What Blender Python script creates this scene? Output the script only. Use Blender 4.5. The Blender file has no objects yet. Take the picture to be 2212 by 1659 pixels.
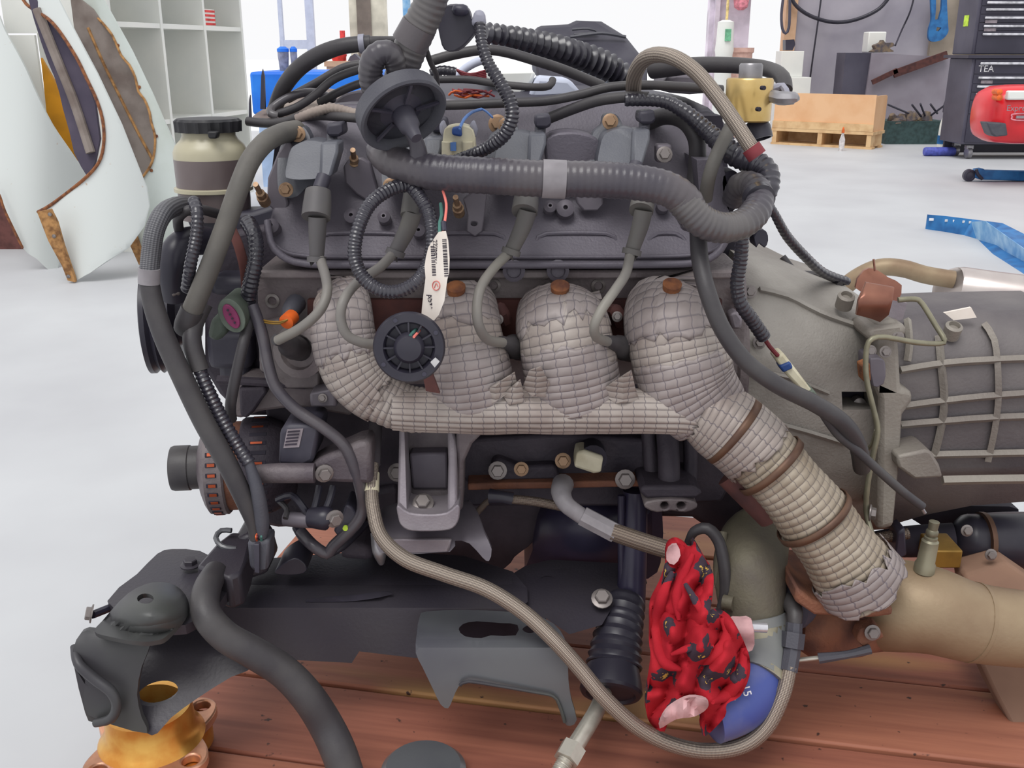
import bpy, bmesh, math, random
from mathutils import Vector, Matrix, noise
from mathutils.geometry import delaunay_2d_cdt
R = math.radians
random.seed(7)
SC = bpy.context.scene
COL = SC.collection
# ---------------------------------------------------------------- camera
F, CX, CY = 2150.0, 1106.0, 829.5          # focal length and centre in pixels of the 2212x1659 frame
PITCH, HC = R(18.5), 0.90                   # camera tilt, height above the workshop floor (m)
cd = bpy.data.cameras.new('camera'); cam = bpy.data.objects.new('camera', cd); COL.objects.link(cam)
cd.sensor_width = 36.0; cd.lens = 36.0 * F / 2212.0; cd.clip_start = 0.02; cd.clip_end = 200
cam.location = (0, 0, HC); cam.rotation_euler = (R(90) - PITCH, 0, 0)
SC.camera = cam
# ---------------------------------------------------------------- light
wd = bpy.data.worlds.new('overcast_sky'); SC.world = wd; wd.use_nodes = True
wd.node_tree.nodes['Background'].inputs[0].default_value = (0.985, 0.985, 1.0, 1)
wd.node_tree.nodes['Background'].inputs[1].default_value = 1.25
sd = bpy.data.lights.new('daylight', 'SUN'); sd.energy = 2.2; sd.angle = R(32); sd.color = (1.0, 0.985, 0.96)
sun = bpy.data.objects.new('daylight', sd); COL.objects.link(sun); sun.rotation_euler = (R(24), R(-14), 0); sun.location = (-2, -3, 5)
vs = SC.view_settings
vs.view_transform = 'Standard'; vs.look = 'None'; vs.gamma = 1.0; vs.exposure = -0.35; vs.use_curve_mapping = False

# ---------------------------------------------------------------- pixel -> place
_c, _s = math.cos(PITCH), math.sin(PITCH)
def ray(px, py):
    dx, dy = (px - CX) / F, (CY - py) / F
    return Vector((dx, _c + dy * _s, -_s + dy * _c))
def W(px, py, Y):                            # point of the vertical plane at distance Y
    r = ray(px, py); t = Y / r.y
    return Vector((r.x * t, Y, HC + r.z * t))
def G(px, py, z=0.0):                        # point of the level plane at height z
    r = ray(px, py); t = (z - HC) / r.z
    return Vector((r.x * t, r.y * t, z))
def ppm(px, py, Y):
    return F / (Y / ray(px, py).y)
def pw(tab):                                 # piecewise linear in py
    def f(px, py):
        if py <= tab[0][0]: return tab[0][1]
        for (a, b), (c, d) in zip(tab, tab[1:]):
            if py <= c: return b + (d - b) * (py - a) / (c - a)
        return tab[-1][1]
    return f

# ---------------------------------------------------------------- materials
def lin(c):
    o = []
    for v in c:
        v = v / 255.0
        o.append(v / 12.92 if v <= 0.04045 else ((v + 0.055) / 1.055) ** 2.4)
    return (*o, 1.0)
M = {}
def mat(name, c, rough=0.6, metal=0.0, c2=None, scale=25.0, lo=0.4, hi=0.65, bump=0.0, bscale=250.0, spec=0.4, emit=None, alpha=None, trans=0.0):
    m = bpy.data.materials.new(name); m.use_nodes = True; M[name] = m
    nt = m.node_tree; N = nt.nodes; L = nt.links; b = N['Principled BSDF']
    b.inputs['Roughness'].default_value = rough; b.inputs['Metallic'].default_value = metal
    b.inputs['Specular IOR Level'].default_value = spec
    tc = N.new('ShaderNodeTexCoord')
    if c2 is None: c2 = tuple(v * 0.78 for v in c)
    nz = N.new('ShaderNodeTexNoise'); nz.inputs['Scale'].default_value = scale; nz.inputs['Detail'].default_value = 5
    L.new(tc.outputs['Object'], nz.inputs['Vector'])
    cr = N.new('ShaderNodeValToRGB'); cr.color_ramp.elements[0].position = lo; cr.color_ramp.elements[1].position = hi
    cr.color_ramp.elements[0].color = lin(c); cr.color_ramp.elements[1].color = lin(c2)
    L.new(nz.outputs['Fac'], cr.inputs['Fac']); L.new(cr.outputs['Color'], b.inputs['Base Color'])
    if bump:
        n2 = N.new('ShaderNodeTexNoise'); n2.inputs['Scale'].default_value = bscale; n2.inputs['Detail'].default_value = 3
        L.new(tc.outputs['Object'], n2.inputs['Vector'])
        bp = N.new('ShaderNodeBump'); bp.inputs['Strength'].default_value = bump; bp.inputs['Distance'].default_value = 0.002
        L.new(n2.outputs['Fac'], bp.inputs['Height']); L.new(bp.outputs['Normal'], b.inputs['Normal'])
    if emit:
        b.inputs['Emission Color'].default_value = lin(emit[0]); b.inputs['Emission Strength'].default_value = emit[1]
    if trans: b.inputs['Transmission Weight'].default_value = trans
    return m
def math_node(N, L, op, a, b=None):
    n = N.new('ShaderNodeMath'); n.operation = op
    for i, v in enumerate((a, b)):
        if v is None: continue
        if isinstance(v, (int, float)): n.inputs[i].default_value = v
        else: L.new(v, n.inputs[i])
    return n.outputs[0]
def braid(name, c, c2, k=330.0, n=9.0, rough=0.45, metal=0.5):
    m = bpy.data.materials.new(name); m.use_nodes = True; M[name] = m
    nt = m.node_tree; N = nt.nodes; L = nt.links; b = N['Principled BSDF']
    b.inputs['Roughness'].default_value = rough; b.inputs['Metallic'].default_value = metal
    uv = N.new('ShaderNodeUVMap'); sp = N.new('ShaderNodeSeparateXYZ'); L.new(uv.outputs[0], sp.inputs[0])
    u = math_node(N, L, 'MULTIPLY', sp.outputs[0], k * 6.283); v = math_node(N, L, 'MULTIPLY', sp.outputs[1], n * 6.283)
    A = math_node(N, L, 'SINE', math_node(N, L, 'ADD', u, v)); B = math_node(N, L, 'SINE', math_node(N, L, 'SUBTRACT', u, v))
    p = math_node(N, L, 'MULTIPLY', A, B); q = math_node(N, L, 'MULTIPLY_ADD', p, 0.5); 
    q.node.inputs[2].default_value = 0.5
    mx = N.new('ShaderNodeMix'); mx.data_type = 'RGBA'; L.new(q, mx.inputs['Factor'])
    mx.inputs['A'].default_value = lin(c2); mx.inputs['B'].default_value = lin(c)
    L.new(mx.outputs['Result'], b.inputs['Base Color'])
    bp = N.new('ShaderNodeBump'); bp.inputs['Strength'].default_value = 0.6; bp.inputs['Distance'].default_value = 0.001
    L.new(q, bp.inputs['Height']); L.new(bp.outputs['Normal'], b.inputs['Normal'])
def wrapmat(name, c, c2, wire, pu=0.0068, pv=0.0118):
    """quilted heat wrap: ridges every pu along uv.x, wires every pv along uv.y"""
    m = bpy.data.materials.new(name); m.use_nodes = True; M[name] = m
    nt = m.node_tree; N = nt.nodes; L = nt.links; b = N['Principled BSDF']
    b.inputs['Roughness'].default_value = 0.55; b.inputs['Metallic'].default_value = 0.12
    uv = N.new('ShaderNodeUVMap'); sp = N.new('ShaderNodeSeparateXYZ'); L.new(uv.outputs[0], sp.inputs[0])
    ru = math_node(N, L, 'DIVIDE', sp.outputs[0], pu); rv = math_node(N, L, 'DIVIDE', sp.outputs[1], pv)
    su = math_node(N, L, 'ABSOLUTE', math_node(N, L, 'SINE', math_node(N, L, 'MULTIPLY', ru, 3.14159)))
    zig = math_node(N, L, 'MULTIPLY', math_node(N, L, 'SINE', math_node(N, L, 'MULTIPLY', ru, 6.28318)), 0.045)
    rz = math_node(N, L, 'ADD', rv, zig)
    sv = math_node(N, L, 'ABSOLUTE', math_node(N, L, 'SINE', math_node(N, L, 'MULTIPLY', rz, 3.14159)))
    pil = math_node(N, L, 'MULTIPLY', math_node(N, L, 'POWER', su, 0.6), math_node(N, L, 'ADD', math_node(N, L, 'MULTIPLY', math_node(N, L, 'POWER', sv, 0.35), .35), .65))
    tc = N.new('ShaderNodeTexCoord')
    nz = N.new('ShaderNodeTexNoise'); nz.inputs['Scale'].default_value = 22; nz.inputs['Detail'].default_value = 5; L.new(tc.outputs['Object'], nz.inputs['Vector'])
    cr = N.new('ShaderNodeValToRGB'); cr.color_ramp.elements[0].position = 0.35; cr.color_ramp.elements[1].position = 0.72
    cr.color_ramp.elements[0].color = lin(c); cr.color_ramp.elements[1].color = lin(c2); L.new(nz.outputs['Fac'], cr.inputs['Fac'])
    wl = math_node(N, L, 'LESS_THAN', sv, 0.13)
    gl = math_node(N, L, 'MULTIPLY', math_node(N, L, 'LESS_THAN', su, 0.22), 0.35)
    wf = math_node(N, L, 'MAXIMUM', math_node(N, L, 'MULTIPLY', wl, 0.62), gl)
    mx = N.new('ShaderNodeMix'); mx.data_type = 'RGBA'; L.new(wf, mx.inputs['Factor']); L.new(cr.outputs['Color'], mx.inputs['A']); mx.inputs['B'].default_value = lin(wire)
    L.new(mx.outputs['Result'], b.inputs['Base Color'])
    bp = N.new('ShaderNodeBump'); bp.inputs['Strength'].default_value = 0.7; bp.inputs['Distance'].default_value = 0.002
    L.new(pil, bp.inputs['Height']); L.new(bp.outputs['Normal'], b.inputs['Normal'])

# ---------------------------------------------------------------- mesh builder
def crom(P, closed=False, step=None, n=8):
    out = []; m = len(P); rng = range(m if closed else m - 1)
    for i in rng:
        g = lambda k: P[k % m] if closed else P[max(0, min(m - 1, k))]
        p0, p1, p2, p3 = g(i - 1), g(i), g(i + 1), g(i + 2)
        d = sum((a - b) ** 2 for a, b in zip(p1[:2], p2[:2])) ** 0.5
        k = max(2, int(d / step)) if step else n
        for j in range(k):
            t = j / k
            out.append(tuple(0.5 * (2 * b + (c - a) * t + (2 * a - 5 * b + 4 * c - d_) * t * t + (3 * b - a - 3 * c + d_) * t ** 3) for a, b, c, d_ in zip(p0, p1, p2, p3)))
    if not closed: out.append(tuple(P[-1]))
    return out
def inside(x, y, P):
    r = False; n = len(P)
    for i in range(n):
        x1, y1 = P[i][0], P[i][1]; x2, y2 = P[(i + 1) % n][0], P[(i + 1) % n][1]
        if (y1 > y) != (y2 > y) and x < (x2 - x1) * (y - y1) / (y2 - y1) + x1: r = not r
    return r
def basis(ax, up=Vector((0, 0, 1))):
    ax = Vector(ax).normalized()
    if abs(ax.dot(up)) > 0.97: up = Vector((0, 1, 0))
    a = up.cross(ax).normalized(); return a, ax.cross(a).normalized(), ax
class MB:
    def __init__(s): s.v = []; s.f = []; s.uv = []
    def add(s, v, f, uv=None):
        n = len(s.v); s.v += [tuple(p) for p in v]; s.f += [tuple(i + n for i in q) for q in f]
        s.uv += uv if uv else [None] * len(f); return s
    # sweep along pixel path [(px,py,Y)], radius in pixels
    def tube(s, pts, r, segs=14, corr=None, step=9, rfun=None, swap=False, cap=True, flat=1.0, world=False):
        rr = r if isinstance(r, (list, tuple)) else [r] * len(pts)
        P = [(*p, q) for p, q in zip(pts, rr)]
        if corr: step = min(step, corr[0] / 4.0)
        C = crom(P, step=step) if len(P) > 2 or corr or rfun else crom(P, step=max(step, 12))
        C2 = [C[0]]
        for q in C[1:]:
            if q[:3] != C2[-1][:3]: C2.append(q)
        C = C2
        Q = [Vector(q[:3]) if world else W(*q[:3]) for q in C]
        rad = [q[3] if world else q[3] / ppm(*q[:3]) for q in C]
        n = len(Q); V = []; Fc = []; UV = []
        T = [(Q[min(i + 1, n - 1)] - Q[max(i - 1, 0)]).normalized() for i in range(n)]
        a, b, _ = basis(T[0]); ln = 0.0; lpx = 0.0; Ls = []
        for i in range(n):
            if i:
                ln += (Q[i] - Q[i - 1]).length; lpx += math.dist(C[i][:2], C[i - 1][:2]) if not world else (Q[i] - Q[i - 1]).length
                a = (a - T[i] * a.dot(T[i])).normalized(); b = T[i].cross(a).normalized()
            k = 1.0
            if corr:
                w = 0.5 - 0.5 * math.cos(6.28318 * lpx / corr[0]); k = 1 - corr[1] * (1 - w) ** corr[2] if len(corr) > 2 else 1 - corr[1] * (1 - w)
            Ls.append(ln)
            for j in range(segs):
                t = 6.28318 * j / segs
                k2 = k * (rfun(lpx, ln, t, i / (n - 1)) if rfun else 1.0)
                V.append(Q[i] + (a * math.cos(t) + b * math.sin(t) * flat) * rad[i] * k2)
        for i in range(n - 1):
            for j in range(segs):
                j2 = (j + 1) % segs
                Fc.append((i * segs + j, i * segs + j2, (i + 1) * segs + j2, (i + 1) * segs + j))
                rm = rad[0]
                c = [(Ls[i], j / segs), (Ls[i], (j + 1) / segs), (Ls[i + 1], (j + 1) / segs), (Ls[i + 1], j / segs)]
                if swap is not False:        # metric uv for wrap; swap exchanges axes
                    c = [(x, y * 6.28318 * rm) for x, y in c]
                    if swap: c = [(y, x) for x, y in c]
                UV.append(c)
        if cap:
            Fc.append(tuple(range(segs - 1, -1, -1))); UV.append(None)
            Fc.append(tuple((n - 1) * segs + j for j in range(segs))); UV.append(None)
        return s.add(V, Fc, UV)
    # profile [(radius, height)] turned about an axis
    def lathe(s, o, ax, prof, segs=32, rf=None, closed=False):
        a, b, ax = basis(ax); V = []; Fc = []; n = len(prof)
        for i, (r, h) in enumerate(prof):
            for j in range(segs):
                t = 6.28318 * j / segs; k = rf(i, t) if rf else 1.0
                V.append(o + ax * h + (a * math.cos(t) + b * math.sin(t)) * r * k)
        for i in range(n if closed else n - 1):
            i2 = (i + 1) % n
            for j in range(segs):
                j2 = (j + 1) % segs
                Fc.append((i * segs + j, i * segs + j2, i2 * segs + j2, i2 * segs + j))
        if not closed:
            if prof[0][0] > 1e-6: Fc.append(tuple(range(segs - 1, -1, -1)))
            if prof[-1][0] > 1e-6: Fc.append(tuple((n - 1) * segs + j for j in range(segs)))
        return s.add(V, Fc)
    def box(s, c, size, rot=None):
        V = []; c = Vector(c)
        for x in (-.5, .5):
            for y in (-.5, .5):
                for z in (-.5, .5):
                    p = Vector((x * size[0], y * size[1], z * size[2])); V.append(c + (rot @ p if rot else p))
        return s.add(V, [(0, 1, 3, 2), (4, 6, 7, 5), (0, 4, 5, 1), (2, 3, 7, 6), (0, 2, 6, 4), (1, 5, 7, 3)])
    def bar(s, p, q, w, h, up=(0, 0, 1)):
        p, q = Vector(p), Vector(q); a, b, ax = basis(q - p, Vector(up))
        V = [e + a * x * w / 2 + b * y * h / 2 for e in (p, q) for x, y in ((-1, -1), (1, -1), (1, 1), (-1, 1))]
        return s.add(V, [(3, 2, 1, 0), (4, 5, 6, 7), (0, 1, 5, 4), (1, 2, 6, 5), (2, 3, 7, 6), (3, 0, 4, 7)])
    # outline in pixels on a surface Y(px,py), given thickness along +Y
    def panel(s, P, Y, th, holes=(), step=0, smooth=0, dz=0.0, shell=False):
        if smooth: P = crom([tuple(p) for p in P], closed=True, n=smooth)
        Yf = Y if callable(Y) else (lambda x, y: Y)
        pts = []; ed = []
        for lp in [P] + [list(h) for h in holes]:
            n0 = len(pts); pts += [Vector(p[:2]) for p in lp]
            ed += [(n0 + i, n0 + (i + 1) % len(lp)) for i in range(len(lp))]
        nb = len(pts)
        if step:
            x0 = min(p[0] for p in P); x1 = max(p[0] for p in P); y0 = min(p[1] for p in P); y1 = max(p[1] for p in P)
            y = y0 + step / 2
            while y < y1:
                x = x0 + step / 2
                while x < x1:
                    if inside(x, y, P) and not any(inside(x, y, h) for h in holes): pts.append(Vector((x, y)))
                    x += step
                y += step
        v2, e2, f2, ov, oe, of = delaunay_2d_cdt(pts, ed, [], 0, 1e-4)
        tri = []
        for f in f2:
            cx = sum(v2[i].x for i in f) / 3; cy = sum(v2[i].y for i in f) / 3
            if inside(cx, cy, P) and not any(inside(cx, cy, h) for h in holes): tri.append(tuple(f))
        fr = [W(p.x, p.y, Yf(p.x, p.y)) for p in v2]
        n = len(v2); bk = [p + Vector((0, th, dz)) for p in fr]
        Fc = list(tri) + [tuple(i + n for i in reversed(f)) for f in tri]
        cnt = {}
        for f in tri:
            for i in range(3): cnt[(f[i], f[(i + 1) % 3])] = 1
        for (i, j) in list(cnt):
            if (j, i) not in cnt: Fc.append((j, i, i + n, j + n))
        uv = [None] * len(Fc)
        for k, f in enumerate(Fc):
            uv[k] = [(((fr + bk)[i].z), ((fr + bk)[i].x)) for i in f]
        return s.add(fr + bk, Fc, uv)
    def loft(s, rings, cap=True, closed=True):
        n = len(rings[0]); V = [p for r in rings for p in r]; Fc = []
        for i in range(len(rings) - 1):
            for j in range(n if closed else n - 1):
                j2 = (j + 1) % n; Fc.append((i * n + j, i * n + j2, (i + 1) * n + j2, (i + 1) * n + j))
        if cap: Fc += [tuple(range(n - 1, -1, -1)), tuple((len(rings) - 1) * n + j for j in range(n))]
        return s.add(V, Fc)
    def mesh(s, name, ang=38, recalc=True):
        me = bpy.data.meshes.new(name); me.from_pydata(s.v, [], s.f)
        if any(u is not None for u in s.uv):
            ul = me.uv_layers.new(name='UVMap'); k = 0
            for f, u in zip(s.f, s.uv):
                for i in range(len(f)):
                    ul.data[k].uv = u[i] if u else (0, 0); k += 1
        if recalc:
            bm = bmesh.new(); bm.from_mesh(me); bmesh.ops.recalc_face_normals(bm, faces=bm.faces); bm.to_mesh(me); bm.free()
        me.shade_smooth(); me.set_sharp_from_angle(angle=R(ang))
        return me
    def build(s, name, mt, parent=None, label=None, cat=None, group=None, kind=None, ang=38, bevel=0.0, seg=2):
        me = s.mesh(name, ang); me.materials.append(M[mt])
        o = bpy.data.objects.new(name, me); COL.objects.link(o)
        if bevel:
            b = o.modifiers.new('bevel', 'BEVEL'); b.width = bevel; b.segments = seg; b.limit_method = 'ANGLE'; b.angle_limit = R(35)
        return tag(o, parent, label, cat, group, kind)
def tag(o, parent=None, label=None, cat=None, group=None, kind=None):
    if parent: o.parent = parent
    for k, v in (('label', label), ('category', cat), ('group', group), ('kind', kind)):
        if v: o[k] = v
    return o
def thing(name, label, cat, group=None):
    o = bpy.data.objects.new(name, None); COL.objects.link(o); o.empty_display_size = 0.05
    return tag(o, None, label, cat, group)
def inst(name, me, mw, parent=None, **kw):
    o = bpy.data.objects.new(name, me); COL.objects.link(o); o.matrix_world = mw
    return tag(o, parent, **kw)
def finalize():
    """give every thing an origin at its base"""
    bpy.context.view_layer.update()
    for o in [x for x in COL.objects if x.parent is None and x.type in ('EMPTY', 'MESH')]:
        ch = list(o.children); pts = []
        def rec(q):
            if q.type == 'MESH': pts.extend(q.matrix_world @ Vector(c) for c in q.bound_box)
            for k in q.children: rec(k)
        rec(o)
        if not pts: continue
        if o.type == 'MESH' and o.data.users > 1: continue
        if o.type == 'MESH' and o.location.length > 1e-9: continue
        L = Vector(((min(p.x for p in pts) + max(p.x for p in pts)) / 2, (min(p.y for p in pts) + max(p.y for p in pts)) / 2, min(p.z for p in pts)))
        if o.type == 'MESH': o.data.transform(Matrix.Translation(-L))
        o.location = L
        for k in ch: k.location = k.location - L
# frequent shapes
def hose(name, mt, pts, r, label=None, cat='hose', parent=None, group=None, **kw):
    return MB().tube(pts, r, **kw).build(name, mt, parent, label, None if parent else cat, group)
def boltmesh(name, mt, hr=1.0, fl=1.45, hh=0.8):
    """flange bolt of unit head radius, axis +z"""
    m = MB()
    m.lathe(Vector(), (0, 0, 1), [(fl, 0), (fl, 0.22), (hr * 1.05, 0.34)], 16)
    m.lathe(Vector(), (0, 0, 1), [(hr, 0.25), (hr, 0.25 + hh * .85), (hr * .86, 0.25 + hh), (hr * .45, 0.25 + hh)], 6)
    me = m.mesh(name, 30); me.materials.append(M[mt]); return me
def aim(p, ax, sc=1.0):
    a, b, c = basis(ax); return Matrix.Translation(p) @ Matrix((a, b, c)).transposed().to_4x4() @ Matrix.Scale(sc, 4)
def ell(cx, cy, rx, ry, n=24, rot=0.0):
    cr, sr = math.cos(R(rot)), math.sin(R(rot)); o = []
    for i in range(n):
        t = 6.28318 * i / n; x, y = rx * math.cos(t), ry * math.sin(t); o.append((cx + x * cr - y * sr, cy + x * sr + y * cr))
    return o
def textmesh(body, size, name='lettering'):
    cu = bpy.data.curves.new(name, 'FONT'); cu.body = body; cu.size = size; cu.extrude = 0.0004; cu.align_x = 'CENTER'; cu.align_y = 'CENTER'
    t = bpy.data.objects.new(name, cu); COL.objects.link(t); bpy.context.view_layer.update()
    me = bpy.data.meshes.new_from_object(t.evaluated_get(bpy.context.evaluated_depsgraph_get()))
    bpy.data.objects.remove(t); bpy.data.curves.remove(cu); return me
def gbox(m, o, ux, uy, x0, x1, y0, y1, z0, z1):
    """box in a turned ground frame: origin o, unit vectors ux, uy"""
    V = [o + ux * x + uy * y + Vector((0, 0, z)) for x in (x0, x1) for y in (y0, y1) for z in (z0, z1)]
    return m.add(V, [(0, 1, 3, 2), (4, 6, 7, 5), (0, 4, 5, 1), (2, 3, 7, 6), (0, 2, 6, 4), (1, 5, 7, 3)])
def pxbox(m, x0, y0, x1, y1, Y, dep):
    ym = (y0 + y1) / 2; xm = (x0 + x1) / 2
    a, b = W(x0, ym, Y).x, W(x1, ym, Y).x; t, u = W(xm, y0, Y).z, W(xm, y1, Y).z
    return m.box(((a + b) / 2, Y + dep / 2, (t + u) / 2), (abs(b - a), dep, abs(t - u)))
# ---------------------------------------------------------------- palette
mat('concrete', (199, 201, 204), 0.55, c2=(184, 185, 189), scale=1.6, lo=.35, hi=.75, bump=.05, bscale=40, spec=.3)
mat('apron', (252, 252, 252), 0.8, c2=(250,250,250), scale=2)
mat('grey_wall', (172, 167, 176), .8, c2=(156, 151, 162), scale=2)
mat('beige_wall', (176, 162, 146), .8, scale=2)
mat('cream', (228, 222, 205), .7, scale=3); mat('brown_steel', (128, 116, 108), .6, scale=4); mat('lilac_steel', (224, 212, 226), .6, scale=4)
mat('timber', (224, 184, 150), .7, c2=(210, 166, 130), scale=8)
mat('white_lam', (232, 232, 226), .5, c2=(222, 224, 220), scale=3)
mat('white_paint', (206, 214, 210), .35, c2=(190, 198, 190), scale=5, lo=.4, hi=.7)
mat('white_paint_spots', (212, 217, 215), .35, c2=(180, 140, 100), scale=34, lo=.70, hi=.80)
mat('rust', (140, 88, 54), .85, c2=(92, 56, 42), scale=60, bump=.5, bscale=300)
mat('rust_light', (176, 132, 84), .85, c2=(120, 84, 52), scale=40, bump=.5)
mat('liner_brown', (138, 128, 122), .8, c2=(112, 100, 94), scale=9); mat('liner_navy', (62, 56, 74), .7, c2=(84, 76, 92), scale=4)
mat('amber', (206, 140, 20), .5, scale=6)
mat('blue_tarp', (20, 104, 214), .5, c2=(40, 130, 230), scale=4); mat('pale_blue', (180, 205, 240), .6, scale=4)
mat('steel_blue', (46, 116, 176), .4, c2=(30, 84, 140), scale=12); mat('steel_blue_worn', (104, 160, 208), .4, c2=(160, 198, 226), scale=14)
mat('light_blue_grey', (200, 206, 224), .5, c2=(190, 196, 214)); mat('bin_grey', (150, 150, 164), .5)
mat('red_gloss', (222, 34, 44), .25, c2=(206, 24, 36), scale=5, spec=.6); mat('red_matt', (230, 70, 70), .6)
mat('pink_soft', (240, 150, 165), .7); mat('green_soft', (120, 190, 150), .7); mat('yellow_soft', (246, 220, 150), .7); mat('terracotta', (212, 176, 164), .8, c2=(200, 160, 148))
mat('ply', (238, 192, 148), .7, c2=(230, 178, 132), scale=5); mat('ply_edge', (220, 186, 140), .75, c2=(196, 156, 112), scale=10); mat('gap_dark', (60, 44, 46), .9)
mat('sheet_grey', (146, 140, 150), .6, c2=(130, 122, 132), scale=3); mat('steel_dark', (70, 68, 82), .5, c2=(86, 84, 98), scale=3); mat('chest_black', (52, 50, 64), .4, c2=(60, 58, 72), scale=4)
mat('chrome', (222, 222, 228), .25, .6); mat('clutter', (84, 78, 84), .8, c2=(130, 112, 90), scale=20); mat('clutter_green', (62, 84, 84), .8)
mat('tub_blue', (86, 96, 190), .5); mat('orange', (244, 110, 40), .5); mat('clear_glue', (226, 220, 218), .3)
mat('note_yellow', (206, 240, 80), .7); mat('white_print', (236, 236, 238), .6); mat('grey_print', (150, 140, 146), .6)
mat('plank', (162, 106, 88), .6, c2=(136, 84, 70), scale=5, lo=.35, hi=.7, bump=.12, bscale=90); mat('plank_b', (172, 116, 92), .6, c2=(190, 148, 98), scale=3.2, lo=.5, hi=.72, bump=.12, bscale=90)
mat('gold', (206, 138, 62), .3, .75, c2=(226, 176, 92), scale=30); mat('copper_edge', (214, 158, 128), .35, .6)
mat('rubber', (70, 67, 71), .48, c2=(86, 83, 84), scale=18, bump=.08, bscale=400); mat('rubber_grey', (106, 103, 99), .6, c2=(122, 118, 112), scale=16, bump=.1, bscale=400)
mat('rubber_dark', (48, 46, 58), .36, c2=(60, 58, 68), scale=20); mat('conduit', (50, 48, 58), .26, c2=(62, 60, 70), scale=20, spec=.7); mat('conduit_grey', (86, 82, 90), .3, c2=(112, 108, 108), scale=14, spec=.5)
mat('tape', (80, 76, 86), .34, c2=(104, 98, 102), scale=14, spec=.5, bump=.1, bscale=300); mat('tape_light', (140, 136, 140), .5, c2=(124, 120, 124), scale=40)
mat('plastic', (84, 84, 94), .5, c2=(98, 98, 106), scale=20, bump=.15, bscale=500); mat('plastic_dark', (54, 52, 64), .5, c2=(68, 66, 76), scale=25); mat('coil', (100, 102, 112), .42, c2=(116, 118, 126), scale=16, bump=.1, bscale=500)
mat('boot', (106, 103, 105), .55, c2=(126, 123, 118), scale=14); mat('lead', (128, 124, 121), .5, c2=(146, 142, 134), scale=14)
mat('alu_dirty', (158, 148, 148), .55, .2, c2=(128, 116, 120), scale=16, bump=.35, bscale=260); mat('alu_grimy', (116, 108, 110), .55, .2, c2=(84, 76, 82), scale=18, bump=.35, bscale=260); mat('alu_cast', (172, 167, 160), .55, .2, c2=(140, 134, 128), scale=9, bump=.4, bscale=300)
mat('alu_clean', (172, 164, 170), .5, .35, c2=(150, 142, 150), scale=20, bump=.2, bscale=350); mat('cover', (108, 103, 114), .5, .1, c2=(92, 86, 96), scale=9, bump=.25, bscale=350)
mat('trans_case', (168, 162, 152), .55, .2, c2=(134, 126, 120), scale=6, bump=.35, bscale=250); mat('trans_web', (132, 126, 126), .6, .15, c2=(106, 100, 104), scale=8, bump=.3, bscale=250)
mat('block', (88, 80, 90), .6, .1, c2=(60, 54, 66), scale=14, bump=.4, bscale=220); mat('pan', (44, 40, 60), .35, c2=(56, 52, 76), scale=10, spec=.5)
mat('dark', (48, 44, 56), .8); mat('frame_black', (66, 62, 72), .42, c2=(72, 68, 74), scale=8, bump=.15, bscale=250); mat('frame_grey', (104, 106, 110), .28, c2=(86, 86, 96), scale=6, spec=.7)
mat('frame_olive', (84, 86, 84), .42, c2=(70, 68, 74), scale=8); mat('brass_bolt', (160, 132, 104), .4, .45, c2=(124, 96, 76), scale=90); mat('steel_bolt', (140, 134, 132), .4, .5, c2=(112, 104, 102), scale=80)
mat('bracket', (122, 116, 124), .5, .2, c2=(102, 96, 106), scale=14); mat('dusty', (150, 138, 130), .85, c2=(116, 104, 102), scale=16, bump=.4, bscale=180)
mat('brass', (190, 160, 100), .3, .7, c2=(206, 180, 124), scale=30); mat('nickel', (160, 158, 162), .35, .6)
mat('tank', (160, 154, 130), .35, c2=(186, 180, 156), scale=8, spec=.5); mat('fluid', (110, 100, 100), .35, c2=(96, 84, 84), scale=8, spec=.5); mat('cap', (40, 40, 44), .5)
mat('copper_wire', (178, 84, 52), .4, .5); mat('magenta', (122, 40, 84), .6); mat('olive_plug', (92, 102, 92), .6); mat('rust_belt', (106, 66, 62), .8)
mat('paper', (226, 216, 206), .8, c2=(236, 228, 220), scale=30); mat('ink', (60, 54, 66), .8); mat('ink_red', (220, 110, 104), .8); mat('wire_pink', (240, 130, 120), .6); mat('wire_green', (74, 120, 112), .6); mat('wire_blue', (96, 138, 206), .5); mat('plug_blue', (40, 74, 140), .5); mat('plug_cream', (206, 200, 176), .5, c2=(186, 178, 152), scale=40); mat('wire_red', (130, 50, 58), .6)
mat('copper_shield', (150, 104, 86), .35, .55, c2=(120, 78, 66), scale=14); mat('rusty_iron', (132, 88, 68), .8, .1, c2=(96, 66, 58), scale=26, bump=.5, bscale=260); mat('rust_red', (92, 56, 52), .8, c2=(70, 44, 44), scale=30)
mat('pipe_tan', (166, 146, 118), .5, .25, c2=(122, 92, 72), scale=7, lo=.42, hi=.75, bump=.15, bscale=200); mat('muffler', (196, 188, 184), .3, .6, c2=(176, 164, 162), scale=5); mat('pipe_cast', (120, 114, 96), .6, .15, c2=(98, 90, 84), scale=12, bump=.3, bscale=250)
mat('silicone_grey', (122, 124, 122), .5, c2=(104, 106, 110), scale=14); mat('silicone_blue', (66, 80, 146), .45, c2=(110, 114, 146), scale=12); mat('clamp', (164, 158, 138), .35, .6)
mat('strap', (104, 78, 62), .5, .4, c2=(82, 60, 52), scale=30); mat('sensor', (142, 138, 118), .45, .5); mat('cardboard', (138, 108, 90), .85, c2=(120, 92, 78), scale=8); mat('yellow_metal', (150, 116, 52), .5, .4)
mat('cloth_back', (206, 164, 166), .9, scale=30); mat('silver_rod', (188, 184, 174), .35, .6, c2=(160, 156, 146), scale=40)
braid('braid_grey', (172, 160, 146), (106, 96, 92)); braid('braid_dark', (104, 104, 108), (62, 62, 68), k=260, metal=.1); braid('braid_steel', (150, 136, 122), (92, 80, 76), k=420)
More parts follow.
